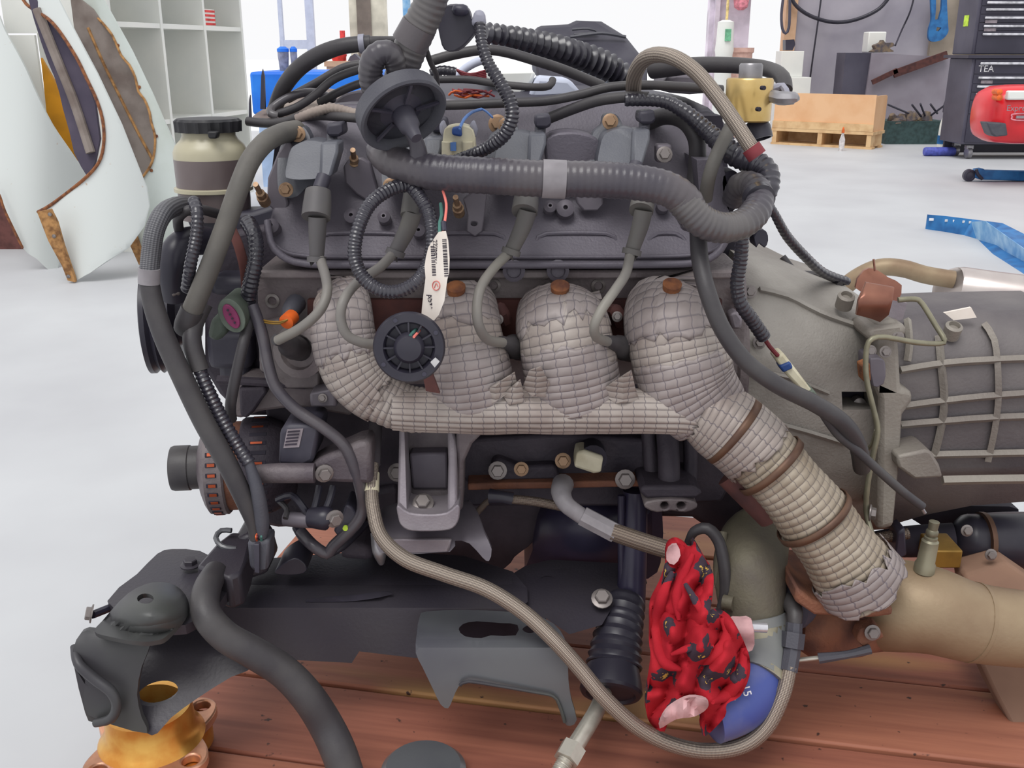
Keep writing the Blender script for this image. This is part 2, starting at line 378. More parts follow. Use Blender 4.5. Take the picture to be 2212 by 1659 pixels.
wrapmat('wrap', (180, 170, 163), (150, 136, 130), (88, 82, 90)); wrapmat('wrap_tan', (178, 166, 150), (150, 135, 116), (98, 90, 90), pu=.0078, pv=.0085)
wrapmat('wrap_worn', (172, 162, 160), (140, 128, 126), (92, 86, 96))
def ragmat():
    m = mat('rag', (176, 40, 50), .9, c2=(156, 30, 42), scale=20, bump=.2, bscale=900, spec=.1); nt = m.node_tree; N = nt.nodes; L = nt.links; b = N['Principled BSDF']
    base = b.inputs['Base Color'].links[0].from_socket
    tc = N.new('ShaderNodeTexCoord'); vo = N.new('ShaderNodeTexVoronoi'); vo.inputs['Scale'].default_value = 27; vo.inputs['Randomness'].default_value = .75; L.new(tc.outputs['Object'], vo.inputs['Vector'])
    nz = N.new('ShaderNodeTexNoise'); nz.inputs['Scale'].default_value = 120; L.new(tc.outputs['Object'], nz.inputs['Vector'])
    d = math_node(N, L, 'ADD', vo.outputs['Distance'], math_node(N, L, 'MULTIPLY', math_node(N, L, 'SUBTRACT', nz.outputs['Fac'], .5), .35))
    dk = math_node(N, L, 'LESS_THAN', d, .36)
    n2 = N.new('ShaderNodeTexNoise'); n2.inputs['Scale'].default_value = 190; L.new(tc.outputs['Object'], n2.inputs['Vector'])
    ye = math_node(N, L, 'MULTIPLY', math_node(N, L, 'LESS_THAN', d, .17), math_node(N, L, 'GREATER_THAN', n2.outputs['Fac'], .53))
    m1 = N.new('ShaderNodeMix'); m1.data_type = 'RGBA'; L.new(dk, m1.inputs['Factor']); L.new(base, m1.inputs['A']); m1.inputs['B'].default_value = lin((66, 56, 66))
    m2 = N.new('ShaderNodeMix'); m2.data_type = 'RGBA'; L.new(ye, m2.inputs['Factor']); L.new(m1.outputs['Result'], m2.inputs['A']); m2.inputs['B'].default_value = lin((206, 172, 84))
    L.new(m2.outputs['Result'], b.inputs['Base Color'])
ragmat()
def plankmat(name, c, c2, c3, seed):
    m = mat(name, c, .6, c2=c2, scale=5, bump=.12, bscale=90); nt = m.node_tree; N = nt.nodes; L = nt.links; b = N['Principled BSDF']
    tc = N.new('ShaderNodeTexCoord'); mp = N.new('ShaderNodeMapping'); mp.inputs['Rotation'].default_value = (0, 0, R(11)); mp.inputs['Location'].default_value = (seed, seed, 0); L.new(tc.outputs['Object'], mp.inputs['Vector'])
    m2 = N.new('ShaderNodeMapping'); m2.inputs['Scale'].default_value = (4, 70, 70); L.new(mp.outputs[0], m2.inputs['Vector'])
    g = N.new('ShaderNodeTexNoise'); g.inputs['Scale'].default_value = 1.0; g.inputs['Detail'].default_value = 6; L.new(m2.outputs[0], g.inputs['Vector'])
    m3 = N.new('ShaderNodeMapping'); m3.inputs['Scale'].default_value = (2.2, 9, 9); L.new(mp.outputs[0], m3.inputs['Vector'])
    p = N.new('ShaderNodeTexNoise'); p.inputs['Scale'].default_value = 1.0; L.new(m3.outputs[0], p.inputs['Vector'])
    d = N.new('ShaderNodeTexNoise'); d.inputs['Scale'].default_value = 85; L.new(mp.outputs[0], d.inputs['Vector'])
    def ramp(src, lo, hi):
        r = N.new('ShaderNodeMapRange'); r.inputs['From Min'].default_value = lo; r.inputs['From Max'].default_value = hi; L.new(src, r.inputs['Value']); return r.outputs[0]
    def mix(f, A, B):
        x = N.new('ShaderNodeMix'); x.data_type = 'RGBA'; L.new(f, x.inputs['Factor'])
        for k, v in (('A', A), ('B', B)):
            if isinstance(v, tuple): x.inputs[k].default_value = lin(v)
            else: L.new(v, x.inputs[k])
        return x.outputs['Result']
    x = mix(ramp(g.outputs['Fac'], .3, .7), c, c2); x = mix(ramp(p.outputs['Fac'], .58, .72), x, c3); x = mix(ramp(d.outputs['Fac'], .70, .76), x, (70, 46, 40))
    L.new(x, b.inputs['Base Color'])
plankmat('plank', (160, 100, 80), (128, 76, 62), (172, 124, 84), 1.3); plankmat('plank_b', (170, 110, 86), (138, 84, 66), (186, 146, 92), 7.7)

def tone(k, *names):                         # one tone step for a family of materials
    for n in names:
        for nd in M[n].node_tree.nodes:
            if nd.type == 'VALTORGB':
                for e in nd.color_ramp.elements: e.color = (*[v * k ** 2.2 for v in e.color[:3]], 1)
tone(.84, 'rubber', 'rubber_grey', 'conduit_grey', 'tape', 'boot', 'coil', 'plastic', 'frame_black', 'frame_olive', 'frame_grey', 'trans_web', 'block', 'alu_dirty')
tone(.90, 'lead', 'conduit', 'rubber_dark', 'alu_cast', 'trans_case', 'bracket', 'alu_clean', 'cover', 'pipe_tan', 'wrap', 'wrap_worn', 'wrap_tan', 'pipe_cast')
tone(.955, 'concrete', 'white_paint', 'white_paint_spots', 'ply', 'timber')
# ================================================================ setting
m = MB(); m.box((2, 4.6, -0.05), (20, 15.2, 0.1)); m.build('floor', 'concrete', kind='structure')
m = MB(); m.box((2, 62.21, -0.06), (200, 100, 0.1)); m.build('ground', 'apron', kind='structure')
YW = 12.0
def wx(px, y=150, Y=YW): return W(px, y, Y).x
def wallbox(name, mt, p0, p1, z0, z1, Y=YW, dep=.15):
    m = MB(); a, b = wx(p0, Y=Y), wx(p1, Y=Y); m.box(((a + b) / 2, Y + dep / 2, (z0 + z1) / 2), (b - a, dep, z1 - z0)); return m.build(name, mt, kind='structure')
wallbox('wall_back', 'grey_wall', 1712, 2005, 0, 3.2)
wallbox('wall_back_pier', 'beige_wall', 2003, 2500, 0, 3.2, YW - .06, .2)
wallbox('trim_1', 'timber', 1688, 1712, 0, 3.2, YW - .04)
wallbox('trim_2', 'lilac_steel', 1526, 1612, 0, 3.2)
wallbox('trim_3', 'brown_steel', 776, 806, 0, 3.2)
wallbox('trim_4', 'cream', 806, 838, 0, 3.2, YW + .02)
wallbox('trim_5', 'cream', 760, 776, 0, 3.2, YW + .03)
m = MB(); a = wx(1540); m.box((a, YW - .04, 1.6), (.05, .08, 3.2)); m.build('trim_6', 'lilac_steel', kind='structure')
# ================================================================ things at the back of the workshop
# white cube shelving along the left side, turned almost end-on
A = W(372, 268, 5.04); B = W(538, 248, 5.87)
ux = Vector((B.x - A.x, B.y - A.y, 0)).normalized(); uy = Vector((-ux.y, ux.x, 0))
z0 = W(372, 262, 5.04).z; z1 = W(372, 56, 5.04).z; rw = z1 - z0; cell = (B - A).length / 2
O = Vector((A.x, A.y, 0))
t = thing('cube_shelf', 'tall white cube shelving unit behind the stacked car fenders', 'shelf')
zb, zt = z0 - rw, z1 + rw; dep = .36; th = .022
zb = max(zb, 0.02)
for k in range(-1, 3): gbox(MB(), O, ux, uy, k * cell - th / 2, k * cell + th / 2, 0, dep, zb, zt).build('upright', 'white_lam', t)
for z in (zb, z0, z1, zt):
    for k in range(-1, 2): gbox(MB(), O, ux, uy, k * cell + th / 2, (k + 1) * cell - th / 2, .004, dep, z - th / 2, z + th / 2).build('shelf_board', 'white_lam', t)
gbox(MB(), O, ux, uy, -cell, 2 * cell, dep, dep + .01, zb, zt).build('back_panel', 'white_lam', t)
gbox(MB(), O, ux, uy, -cell + .02, 2 * cell - .02, .03, dep - .02, 0, zb - th / 2).build('plinth', 'white_lam', t)
bx = thing('striped_carton', 'small red and white striped carton on the white shelving', 'box')
zz = z1 + th / 2
gbox(MB(), O, ux, uy, cell * 1.05, cell * 1.5, .05, .2, zz, zz + .085).build('carton_body', 'white_lam', bx)
for i in range(4): gbox(MB(), O, ux, uy, cell * 1.05 - .001, cell * 1.5, .047, .201, zz + .006 + i * .021, zz + .017 + i * .021).build('stripe', 'red_matt', bx)
gbox(MB(), O, ux, uy, cell * .07, cell * .2, .08, .2, zz, zz + .07).build('tin_can', 'bin_grey', label='small grey tin on the white shelving', cat='tin', bevel=.01)
# fenders
def lean(Y0, base=600, k=.00035, bulge=0.0, cx=150, w=150):
    return lambda x, y: Y0 + (base - y) * k + bulge * ((x - cx) / w) ** 2
f2 = thing('car_fender', 'white car fender standing on end, rusty arch lip, in front of the others', 'car fender', 'car fenders stood on end')
arch2 = [(40, -30), (56, 8), (112, 48), (160, 116), (190, 176), (209, 217), (222, 262), (224, 310), (213, 351), (179, 389), (112, 441), (82, 458)]
arch2s = crom(arch2, n=5)
Yf2 = lean(4.0, 609, bulge=.10, cx=200, w=120)
P = arch2s + [(108, 523), (138, 583), (160, 609), (194, 590), (277, 536), (310, 490), (322, 445), (316, 405), (306, 381), (262, 269), (209, 157), (161, 67), (127, 0), (115, -30)]
MB().panel(P, Yf2, .012, step=14).build('fender_skin', 'white_paint_spots', f2)
MB().tube([(x, y, Yf2(x, y) - .004) for x, y in arch2], 3.6, segs=8).build('arch_lip', 'rust', f2)
MB().panel([(80, 458), (108, 452), (122, 480), (136, 530), (160, 600), (162, 610), (146, 606), (134, 575), (104, 520)], 3.985, .02, step=12).build('rusty_flange', 'rust_light', f2)
for x, y in ((108, 463), (117, 510), (148, 597)): MB().lathe(W(x, y, 3.982), (0, -1, 0), [(.008, 0), (.008, .003), (.004, .004)], 10).build('flange_bolt', 'steel_bolt', f2)
MB().panel([(70, -20), (100, 40), (150, 105), (185, 170), (205, 225), (215, 300), (205, 350), (190, 384), (175, 360), (160, 330), (150, 285), (136, 235), (128, 200), (117, 165), (104, 135), (90, 95), (74, 45), (56, -20)], lean(4.10, 600), .02, step=30).build('inner_liner', 'liner_navy', f2)
MB().tube([(80, 20, 4.295), (120, 120, 4.26), (160, 220, 4.225), (196, 330, 4.185)], 10, segs=8).build('inner_rib', 'liner_brown', f2)
f3 = thing('car_fender', 'white car fender with clean arch lip and brown inner side, beside the white shelving', 'car fender', 'car fenders stood on end')
arch3 = [(140, -30), (160, -8), (198, 26), (239, 71), (262, 120), (279, 140), (292, 168), (299, 198), (312, 215), (323, 243), (326, 262), (335, 299), (329, 348), (306, 385), (262, 434), (246, 445)]
Yf3 = lean(4.26, 580, k=.0002, bulge=.07, cx=330, w=110)
P = crom(arch3, n=3) + [(269, 497), (295, 553), (312, 566), (345, 540), (392, 470), (396, 411), (389, 336), (355, 262), (329, 202), (284, 108), (247, 41), (224, 0), (208, -30)]
MB().panel(P, Yf3, .012, step=14).build('fender_skin', 'white_paint', f3)
MB().tube([(x, y, Yf3(x, y) - .004) for x, y in arch3], 2.6, segs=8).build('arch_lip', 'rust_light', f3)
MB().panel([(246, 444), (262, 436), (280, 470), (304, 540), (318, 575), (300, 572), (290, 550), (266, 497)], 4.25, .02).build('rusty_flange', 'rust_light', f3)
MB().panel([(150, -20), (200, 20), (250, 80), (300, 160), (335, 250), (345, 310), (340, 360), (310, 392), (262, 280), (209, 160), (160, 60)], lean(4.33, 600, k=.0002), .02, step=30).build('inner_liner', 'liner_brown', f3)
MB().tube([(190, 60, 4.435), (225, 140, 4.42), (262, 215, 4.405), (300, 290, 4.39), (330, 345, 4.378)], 3, segs=6).build('inner_rib', 'rust_light', f3)
for x, y in ((255, 98), (301, 188), (338, 294), (327, 368)): MB().lathe(W(x, y, Yf3(x, y) - .002), (0, -1, 0), [(.007, 0), (.007, .002), (.003, .003)], 8).build('clip', 'rust', f3)
f1 = thing('car_fender', 'pale green white car fender at the back with small rust spots', 'car fender', 'car fenders stood on end')
Yf1 = lean(4.22, 590, bulge=.16, cx=40, w=130)
MB().panel(crom([(-60, -30), (-10, 20), (10, 65), (35, 110), (56, 150), (80, 205), (112, 269), (150, 325), (172, 359), (190, 395), (150, 460), (123, 588), (105, 583), (80, 560), (49, 535), (11, 456), (0, 422), (-60, 300)], closed=True, n=3), Yf1, .012, step=14).build('fender_skin', 'white_paint_spots', f1)
MB().tube([(-20, 385, 4.26), (0, 425, 4.24), (11, 457, 4.23), (49, 536, 4.22)], 3, segs=6).build('edge_lip', 'rust', f1)
MB().panel([(88, 125), (128, 195), (150, 280), (172, 350), (150, 335), (104, 275)], lean(4.47, 600, k=.0002), .02).build('amber_panel', 'amber', label='amber yellow panel behind the pale green fender', cat='panel')
m = MB(); pxbox(m, 2, 76, 92, 330, 4.62, .02); m.build('white_board', 'white_lam', label='white board leaning behind the fender arch, lower of two', cat='board')
m = MB(); pxbox(m, 2, -60, 92, 72, 4.62, .02); m.build('white_board', 'white_lam', label='white board behind the fender arch, stacked above another', cat='board')
m = MB(); m.box((W(-40, 520, 4.7).x, 4.75, .25), (.5, .05, .5)); m.build('brown_panel', 'rust_belt', label='dark brown panel standing behind the pale green fender', cat='panel')
# table under a blue cover
t = thing('covered_table', 'low table under a bright blue plastic cover near the open doorway', 'table')
a, b = W(538, 155, 7.0), W(820, 155, 7.0); zt = a.z
m = MB(); m.box(((a.x + b.x) / 2, 7.45, zt - .14), (b.x - a.x, .9, .28)); m.build('cover', 'blue_tarp', t, bevel=.02)
m = MB(); m.box(((a.x + b.x) / 2, 7.45, (zt - .28) / 2), (b.x - a.x - .06, .84, zt - .28)); m.build('table_body', 'pale_blue', t)
for i, (x0, x1) in enumerate(((602, 626), (629, 644))):
    g = thing('measuring_jug', ('wider grey jug with a blue lid on the blue covered table', 'narrower grey jug with a blue lid on the blue covered table')[i], 'jug', 'jugs on the blue table')
    c0 = W((x0 + x1) / 2, 150, 7.3); rr = (x1 - x0) / 2 / ppm(610, 130, 7.3); hh = W(610, 112, 7.3).z - zt
    MB().lathe(Vector((c0.x, 7.3, zt)), (0, 0, 1), [(rr * .8, 0), (rr, hh * .8), (rr, hh)], 14).build('jug_body', 'bin_grey', g)
    MB().lathe(Vector((c0.x, 7.3, zt + hh)), (0, 0, 1), [(rr * 1.08, 0), (rr * 1.08, .02), (rr * .5, .035)], 14).build('lid', 'blue_tarp', g)
t = thing('steel_stand', 'pale blue grey steel frame stand behind the blue covered table', 'stand')
for x0, x1 in ((606, 614), (664, 681)):
    m = MB(); a = W((x0 + x1) / 2, 90, 8.6); m.box((a.x, 8.6, 1.0), ((x1 - x0) / ppm(610, 90, 8.6), .05, 2.0)); m.build('post', 'light_blue_grey', t)
m = MB(); a, b = W(606, 96, 8.6), W(681, 96, 8.6); m.box(((a.x + b.x) / 2, 8.6, a.z), (b.x - a.x, .045, .07)); m.build('crossbar', 'light_blue_grey', t)
m = MB(); m.box(((a.x + b.x) / 2, 8.6, .3), (b.x - a.x, .045, .06)); m.build('crossbar', 'light_blue_grey', t)
g = thing('wood_bench', 'small wooden bench with a red tub near the brown column', 'bench')
a, b = W(700, 138, 8.2), W(790, 138, 8.2)
m = MB(); m.box(((a.x + b.x) / 2, 8.4, a.z), (b.x - a.x, .4, .04)); m.build('bench_top', 'timber', g)
for sx in (a.x + .04, b.x - .04):
    for sy in (8.24, 8.56): MB().box((sx, sy, a.z / 2 - .01), (.05, .05, a.z - .02)).build('leg', 'timber', g)
MB().lathe(Vector((W(720, 150, 8.12).x, 8.4, a.z + .021)), (0, 0, 1), [(.05, 0), (.07, .05), (.065, .05)], 14).build('red_tub', 'red_matt', label='red plastic tub on the small wooden bench', cat='tub')
m = MB(); c0 = Vector(((a.x + b.x) / 2, 8.4, a.z + .02)); m.panel([(750, 134), (756, 122), (766, 116), (774, 124), (784, 134)], 8.35, .12); m.build('black_tool', 'steel_dark', label='dark tool lying on the small wooden bench', cat='tool')
MB().lathe(Vector((W(741, 100, 11.8).x, 11.8, 0)), (0, 0, 1), [(.03, 0), (.03, W(741, 66, 11.8).z)], 10).build('red_bollard', 'red_matt', label='slim red post beside the cream column', cat='post')
MB().lathe(Vector((W(881, 100, 9.4).x, 9.4, 0)), (0, 0, 1), [(.035, 0), (.035, 2.2)], 12).build('blue_pole', 'steel_blue_worn', label='bright blue upright pole in the open doorway', cat='pole')
# pot and bits by the pale pillar
MB().lathe(Vector((W(1598, 128, 11.3).x, 11.3, 0)), (0, 0, 1), [(.1, 0), (.13, .5), (.13, W(1598, 115, 11.3).z), (.145, W(1598, 113, 11.3).z), (.145, W(1598, 103, 11.3).z), (.13, W(1598, 103, 11.3).z)], 20).build('terracotta_pot', 'terracotta', label='tall terracotta pot in front of the pale pillar', cat='pot')
g = thing('plastic_jug', 'white plastic jug with a green label beside the terracotta pot', 'jug')
c0 = W(1563, 130, 11.1); zz = c0.z
MB().lathe(Vector((c0.x, 11.1, 0)), (0, 0, 1), [(.09, 0), (.09, zz + .05), (.1, zz + .1), (.09, zz + .2), (.085, zz + .38), (.04, zz + .4)], 18).build('jug_body', 'white_lam', g)
m = MB(); m.box((c0.x + .01, 11.005, zz + .25), (.06, .03, .12)); m.build('green_label', 'green_soft', g)
hose('yellow_strap', 'yellow_soft', [(1574, -20, 11.8), (1570, 40, 11.8), (1565, 90, 11.78)], 3, 'thin yellow strap hanging down the pale pillar', 'strap')
MB().lathe(W(1600, 22, 11.85), (0, 0, 1), [(.03, 0), (.075, .03), (.085, .1), (.085, .4)], 16).build('red_bucket', 'pink_soft', label='faded red bucket hanging high on the pale pillar', cat='bucket')
# crate on pallet
pL, pR = G(1667, 311), G(1881, 323); ux = (pR - pL).normalized(); uy = Vector((-ux.y, ux.x, 0)); wdt = (pR - pL).length
hcr = W(1672, 200, pL.y).z; hp = W(1668, 282, pL.y).z
t = thing('plywood_crate', 'open plywood crate on pallet legs against the grey wall', 'crate'); dpt = .32
gbox(MB(), pL, ux, uy, 0, wdt, 0, .016, hp + .03, hcr).build('panel', 'ply', t)
gbox(MB(), pL, ux, uy, 0, wdt, dpt, dpt + .016, hp + .03, hcr - .02).build('panel', 'ply', t)
gbox(MB(), pL, ux, uy, wdt - .016, wdt, .017, dpt - .001, hp + .03, hcr - .01).build('panel', 'ply', t)
gbox(MB(), pL, ux, uy, 0, .016, .017, dpt - .001, hp + .03, hcr - .01).build('panel', 'ply', t)
gbox(MB(), pL, ux, uy, -.01, wdt + .01, -.012, dpt + .02, hp, hp + .03).build('deck', 'ply_edge', t)
gbox(MB(), pL, ux, uy, -.005, wdt + .005, -.014, -.001, hp + .031, hp + .10).build('batten', 'ply_edge', t)
for x in (0, .47 * wdt, wdt - .05): gbox(MB(), pL, ux, uy, x, x + .045, -.008, dpt, .02, hp - .001).build('stringer', 'ply_edge', t)
gbox(MB(), pL, ux, uy, .05, wdt - .05, dpt - .02, dpt - .005, .021, hp - .002).build('shade_board', 'ply_edge', t)  # added board at the back, shuts out light below the crate deck
for y in (-.008, dpt - .09): gbox(MB(), pL, ux, uy, -.01, wdt + .01, y, y + .09, 0, .019).build('runner_board', 'ply_edge', t)
g = thing('glue_bottle', 'clear bottle with an orange nozzle standing before the crate', 'bottle'); c0 = G(1817, 326)
k = 1 / ppm(1817, 300, c0.y)
MB().lathe(c0, (0, 0, 1), [(6 * k, 0), (6 * k, 24 * k), (3 * k, 34 * k), (2.4 * k, 38 * k)], 12).build('bottle_body', 'clear_glue', g)
MB().lathe(c0 + Vector((0, 0, 38 * k)), (0, 0, 1), [(3.4 * k, 0), (3 * k, 6 * k), (1.2 * k, 12 * k)], 10).build('nozzle', 'orange', g)
# white boxes, cabinet and sheet metal by the wall
m = MB(); a, b = W(1683, 190, 11.4), W(1751, 190, 11.4); z = W(1700, 167, 11.4).z; m.box(((a.x + b.x) / 2, 11.55, z / 2), (b.x - a.x, .3, z)); m.build('white_cabinet', 'white_lam', label='low white cabinet beside the timber door jamb', cat='cabinet', bevel=.006)
m = MB(); a, b = W(1688, 140, 11.45), W(1736, 140, 11.45); zt = W(1700, 110, 11.45).z; m.box(((a.x + b.x) / 2, 11.6, (z + zt) / 2), (b.x - a.x, .26, zt - z - .002)); m.build('white_carton', 'white_lam', label='white carton stacked on the low white cabinet', cat='box', bevel=.004)
m = MB(); m.panel([(1697, 109), (1697, 86), (1716, 85), (1718, 96), (1712, 109)], 11.5, .12); m.build('black_tin', 'chest_black', label='black container on the white carton', cat='container')
t = thing('steel_locker', 'dark steel cabinet with a pale sheet side below the wall cables', 'cabinet')
m = MB(); a, b = W(1822, 160, 11.2), W(1884, 160, 11.2); z = W(1840, 114, 11.2).z; m.box(((a.x + b.x) / 2, 11.35, z / 2), (b.x - a.x, .3, z)); m.build('cabinet_body', 'steel_dark', t)
m = MB(); m.panel([(1884, 114), (2060, 124), (2064, 285), (1868, 290), (1870, 205)], 11.15, .03); m.build('sheet_panel', 'sheet_grey', t)
m = MB(); m.bar(W(1884, 178, 11.1), W(1938, 152, 11.1), .03, .05); m.build('rusty_bar', 'rust_red', t)
m = MB(); m.bar(W(1930, 160, 11.1), W(2046, 118, 11.1), .03, .08); m.build('rusty_bar', 'rust_red', t)
m = MB(); a, b = W(1876, 90, 11.3), W(1914, 90, 11.3); m.box(((a.x + b.x) / 2, 11.4, (z + W(1890, 68, 11.3).z) / 2), (b.x - a.x, .18, W(1890, 68, 11.3).z - z - .004)); m.build('white_canister', 'white_lam', label='white canister on top of the dark steel cabinet', cat='canister', bevel=.01)
m = MB(); m.panel(crom([(1884, 112), (1892, 106), (1890, 98), (1904, 92), (1908, 86), (1914, 93), (1928, 92), (1932, 99), (1922, 104), (1930, 112)], closed=True, n=3), 11.17, .1); m.build('scrap_casting', 'clutter', label='dark metal casting on the corner of the steel cabinet', cat='casting')
hose('wall_hose', 'rubber_dark', [(1700, -30, 11.9), (1716, 8, 11.9), (1750, 34, 11.9), (1800, 48, 11.9), (1850, 42, 11.9), (1900, 18, 11.9), (1930, -20, 11.9)], 4, 'thick black hose drooping in a loop across the grey wall', 'hose')
hose('wall_cable', 'rubber_dark', [(1776, -20, 11.93), (1768, 40, 11.9), (1758, 110, 11.9), (1750, 168, 11.93)], 1.8, 'thin black cable hanging straight by the white carton', 'cable')
hose('wall_cable', 'rubber_dark', [(1978, -20, 11.93), (1966, 25, 11.9), (1948, 65, 11.9), (1934, 98, 11.3)], 1.8, 'thin cable slanting down to the dark casting', 'cable')
hose('cord_loop', 'steel_dark', [(1694, -20, 11.86), (1688, 30, 11.86), (1690, 62, 11.86), (1697, 72, 11.86), (1704, 60, 11.86), (1706, 20, 11.86), (1706, -20, 11.86)], 3, 'dark cord hung in a narrow loop on the timber jamb', 'cord')
t = thing('lifting_sling', 'blue lifting sling hanging on the beige wall', 'sling')
MB().panel(crom([(2010, -30), (2012, 20), (2012, 45), (2007, 62), (2006, 82), (2014, 90), (2034, 86), (2048, 70), (2048, 50), (2046, 10), (2046, -30)], n=4), 11.8, .04, holes=[[(2022, -20), (2022, 20), (2020, 42), (2028, 42), (2034, 20), (2036, -20)], [(2024, 58), (2022, 66), (2028, 68), (2034, 60)]]).build('sling_strap', 'steel_blue', t)
m = MB(); m.bar(W(2086, -30, 11.86), W(2074, 70, 11.86), .05, .03); m.build('blue_strap', 'steel_blue', label='straight blue strap hanging beside the tool chest', cat='strap')
# scrap pile
t = thing('scrap_bin', 'low dark green bin heaped with scrap metal beside the crate', 'bin')
a, b = W(1916, 280, 10.37), W(2042, 280, 10.37); z = W(1970, 262, 10.37).z
MB().box(((a.x + b.x) / 2, 10.57, z / 2), (b.x - a.x, .4, z)).build('bin_body', 'clutter_green', t)
for i in range(14):
    x = random.uniform(a.x + .08, b.x - .08); r0 = random.uniform(.035, .07)
    MB().lathe(Vector((x, random.uniform(10.42, 10.7), z - .02)), (random.uniform(-.6, .6), random.uniform(-.6, .3), 1), [(r0, -.01), (r0 * 1.2, .03), (r0 * .5, random.uniform(.05, .12))], 7).build('scrap_lump', 'clutter', t)
for p in (((1918, 226), (1975, 250)), ((1970, 226), (1990, 252)), ((1988, 224), (1998, 250)), ((2010, 225), (2025, 245)), ((2040, 228), (2010, 250))):
    MB().tube([(*p[0], 10.33), (*p[1], 10.45)], 2.2, segs=6).build('scrap_rod', 'chest_black', t)
t = thing('spray_bottle', 'white and red bottle standing before the tool chest', 'bottle'); c0 = G(2032, 319); k = 1 / ppm(2030, 290, c0.y)
MB().lathe(c0, (0, 0, 1), [(9 * k, 0), (9 * k, 20 * k), (8 * k, 50 * k), (4 * k, 66 * k), (4 * k, 74 * k)], 14).build('bottle_body', 'white_lam', t)
MB().lathe(c0 + Vector((0, 0, 8 * k)), (0, 0, 1), [(9.3 * k, 0), (9.3 * k, 18 * k)], 14).build('label_band', 'steel_blue', t)
MB().lathe(c0 + Vector((0, 0, 74 * k)), (0, 0, 1), [(6 * k, 0), (6 * k, 16 * k), (4 * k, 26 * k)], 12).build('cap', 'chest_black', t)
c0 = G(2028, 337); k = 1 / ppm(2028, 328, c0.y); MB().lathe(c0 + Vector((-33 * k, .0, 9.5 * k)), (1, 0, 0), [(8 * k, 0), (9.5 * k, 3 * k), (9.5 * k, 62 * k), (8 * k, 66 * k)], 16).build('blue_roll', 'tub_blue', label='violet blue roll lying on the floor before the tool chest', cat='roll')
# tool chest
YC = 8.86
def cz(y): return W(2140, y, YC).z
t = thing('tool_chest', 'tall black rolling tool chest with silver drawer pulls', 'tool chest')
xl = W(2096, 200, YC).x - .02; xr = xl + 1.15; D = .46
zc = cz(312)
MB().box(((xl + xr) / 2, YC + D / 2, (zc + cz(126)) / 2), (xr - xl, D, cz(126) - zc)).build('lower_cabinet', 'steel_dark', t, bevel=.008)
xu = xl + .02
MB().box(((xu + xr) / 2, YC + .05 + D / 2, (cz(118) + cz(-90)) / 2), (xr - xu, D - .06, cz(-90) - cz(118))).build('top_chest', 'steel_dark', t, bevel=.008)
MB().box(((xl + xr) / 2 - .02, YC + D / 2, (cz(126) + cz(119)) / 2), (xr - xl + .06, D + .05, cz(119) - cz(126))).build('work_top', 'chest_black', t)
def drawer(y0, y1, yh, Y, x):
    d = MB(); d.box(((x + xr) / 2 + .01, Y - .006, (cz(y0) + cz(y1)) / 2), (xr - x - .03, .012, abs(cz(y1) - cz(y0)) - .006)); d = d.build('drawer', 'chest_black', t)
    h = MB(); h.box(((x + xr) / 2 + .02, Y - .022, cz(yh)), (xr - x - .08, .02, .02)); h.build('drawer_pull', 'chrome', d, bevel=.006)
    return d
for y0, y1, yh in ((128, 160, 137), (160, 181, 168), (181, 199, 187), (199, 216, 203), (216, 246, 221), (246, 308, 253)): dl = drawer(y0, y1, yh, YC, xl)
for y0, y1, yh in ((-90, 12, 5), (12, 30, 20), (30, 48, 38), (48, 66, 56), (66, 116, 74)): drawer(y0, y1, yh, YC + .08, xu)
for x in (xl + .12, xr - .12):
    c = MB(); c.lathe(Vector((x, YC + .1, .05)), (1, 0, 0), [(.03, -.02), (.05, -.018), (.05, .018), (.03, .02)], 16); c.box((x, YC + .1, .1), (.06, .05, zc - .1)); c.build('caster', 'nickel', t)
    c = MB(); c.lathe(Vector((x, YC + D - .1, .05)), (1, 0, 0), [(.03, -.02), (.05, -.018), (.05, .018), (.03, .02)], 16); c.box((x, YC + D - .1, .1), (.06, .05, zc - .1)); c.build('caster', 'nickel', t)
MB().box(((xl + xr) / 2, YC + D - .06, zc / 2 + .01), (xr - xl - .04, .03, zc - .03)).build('shade_plate', 'chest_black', t)  # added dark plate standing in for the shade under the chest
me = textmesh('TEA', .075); me.materials.append(M['white_print']); inst('lettering', me, Matrix.Translation((xl + .12, YC - .0135, cz(149))) @ Matrix.Rotation(R(90), 4, 'X'), t)
for y in (46, 64, 177): MB().box((xl + .14, YC + (.064 if y < 100 else -.014), cz(y)), (.1, .006, .025)).build('drawer_label', 'grey_print', t)
m = MB(); m.box((xu - .003, YC + .27, cz(43)), (.004, .09, .09)); m.build('sticky_note', 'note_yellow', label='yellow sticky note on the side of the tool chest', cat='note')
# red machine
YR = 6.9
t = thing('red_machine', 'glossy red machine with a grey side grip in front of the tool chest', 'machine')
def rz(y): return W(2190, y, YR).z
c0 = W(2290, 250, YR); rr = (rz(185) - rz(316)) / 2
V = []; rings = []
for i, (u, k) in enumerate(((0, .55), (.03, .8), (.09, .95), (.2, 1.0), (.5, 1.02), (.8, 1.0))):
    x = W(2152, 240, YR).x + u; ring = []
    for j in range(28):
        a = 6.28318 * j / 28; ca, sa = math.cos(a), math.sin(a)
        ring.append(Vector((x, YR + .25 + .24 * k * math.copysign(abs(ca) ** .6, ca), (rz(185) + rz(316)) / 2 + rr * k * math.copysign(abs(sa) ** .7, sa))))
    rings.append(ring)
MB().loft(rings).build('shell', 'red_gloss', t)
m = MB(); pxbox(m, 2178, 196, 2300, 216, YR - .005, .05); m.build('white_highlight', 'white_lam', t, bevel=.01)  # highlight on the glossy shell, put in as a white block
m = MB(); m.panel([(2132, 264), (2174, 266), (2178, 293), (2150, 296), (2142, 290)], YR - .03, .12); m.build('side_grip', 'plastic', t, bevel=.01)
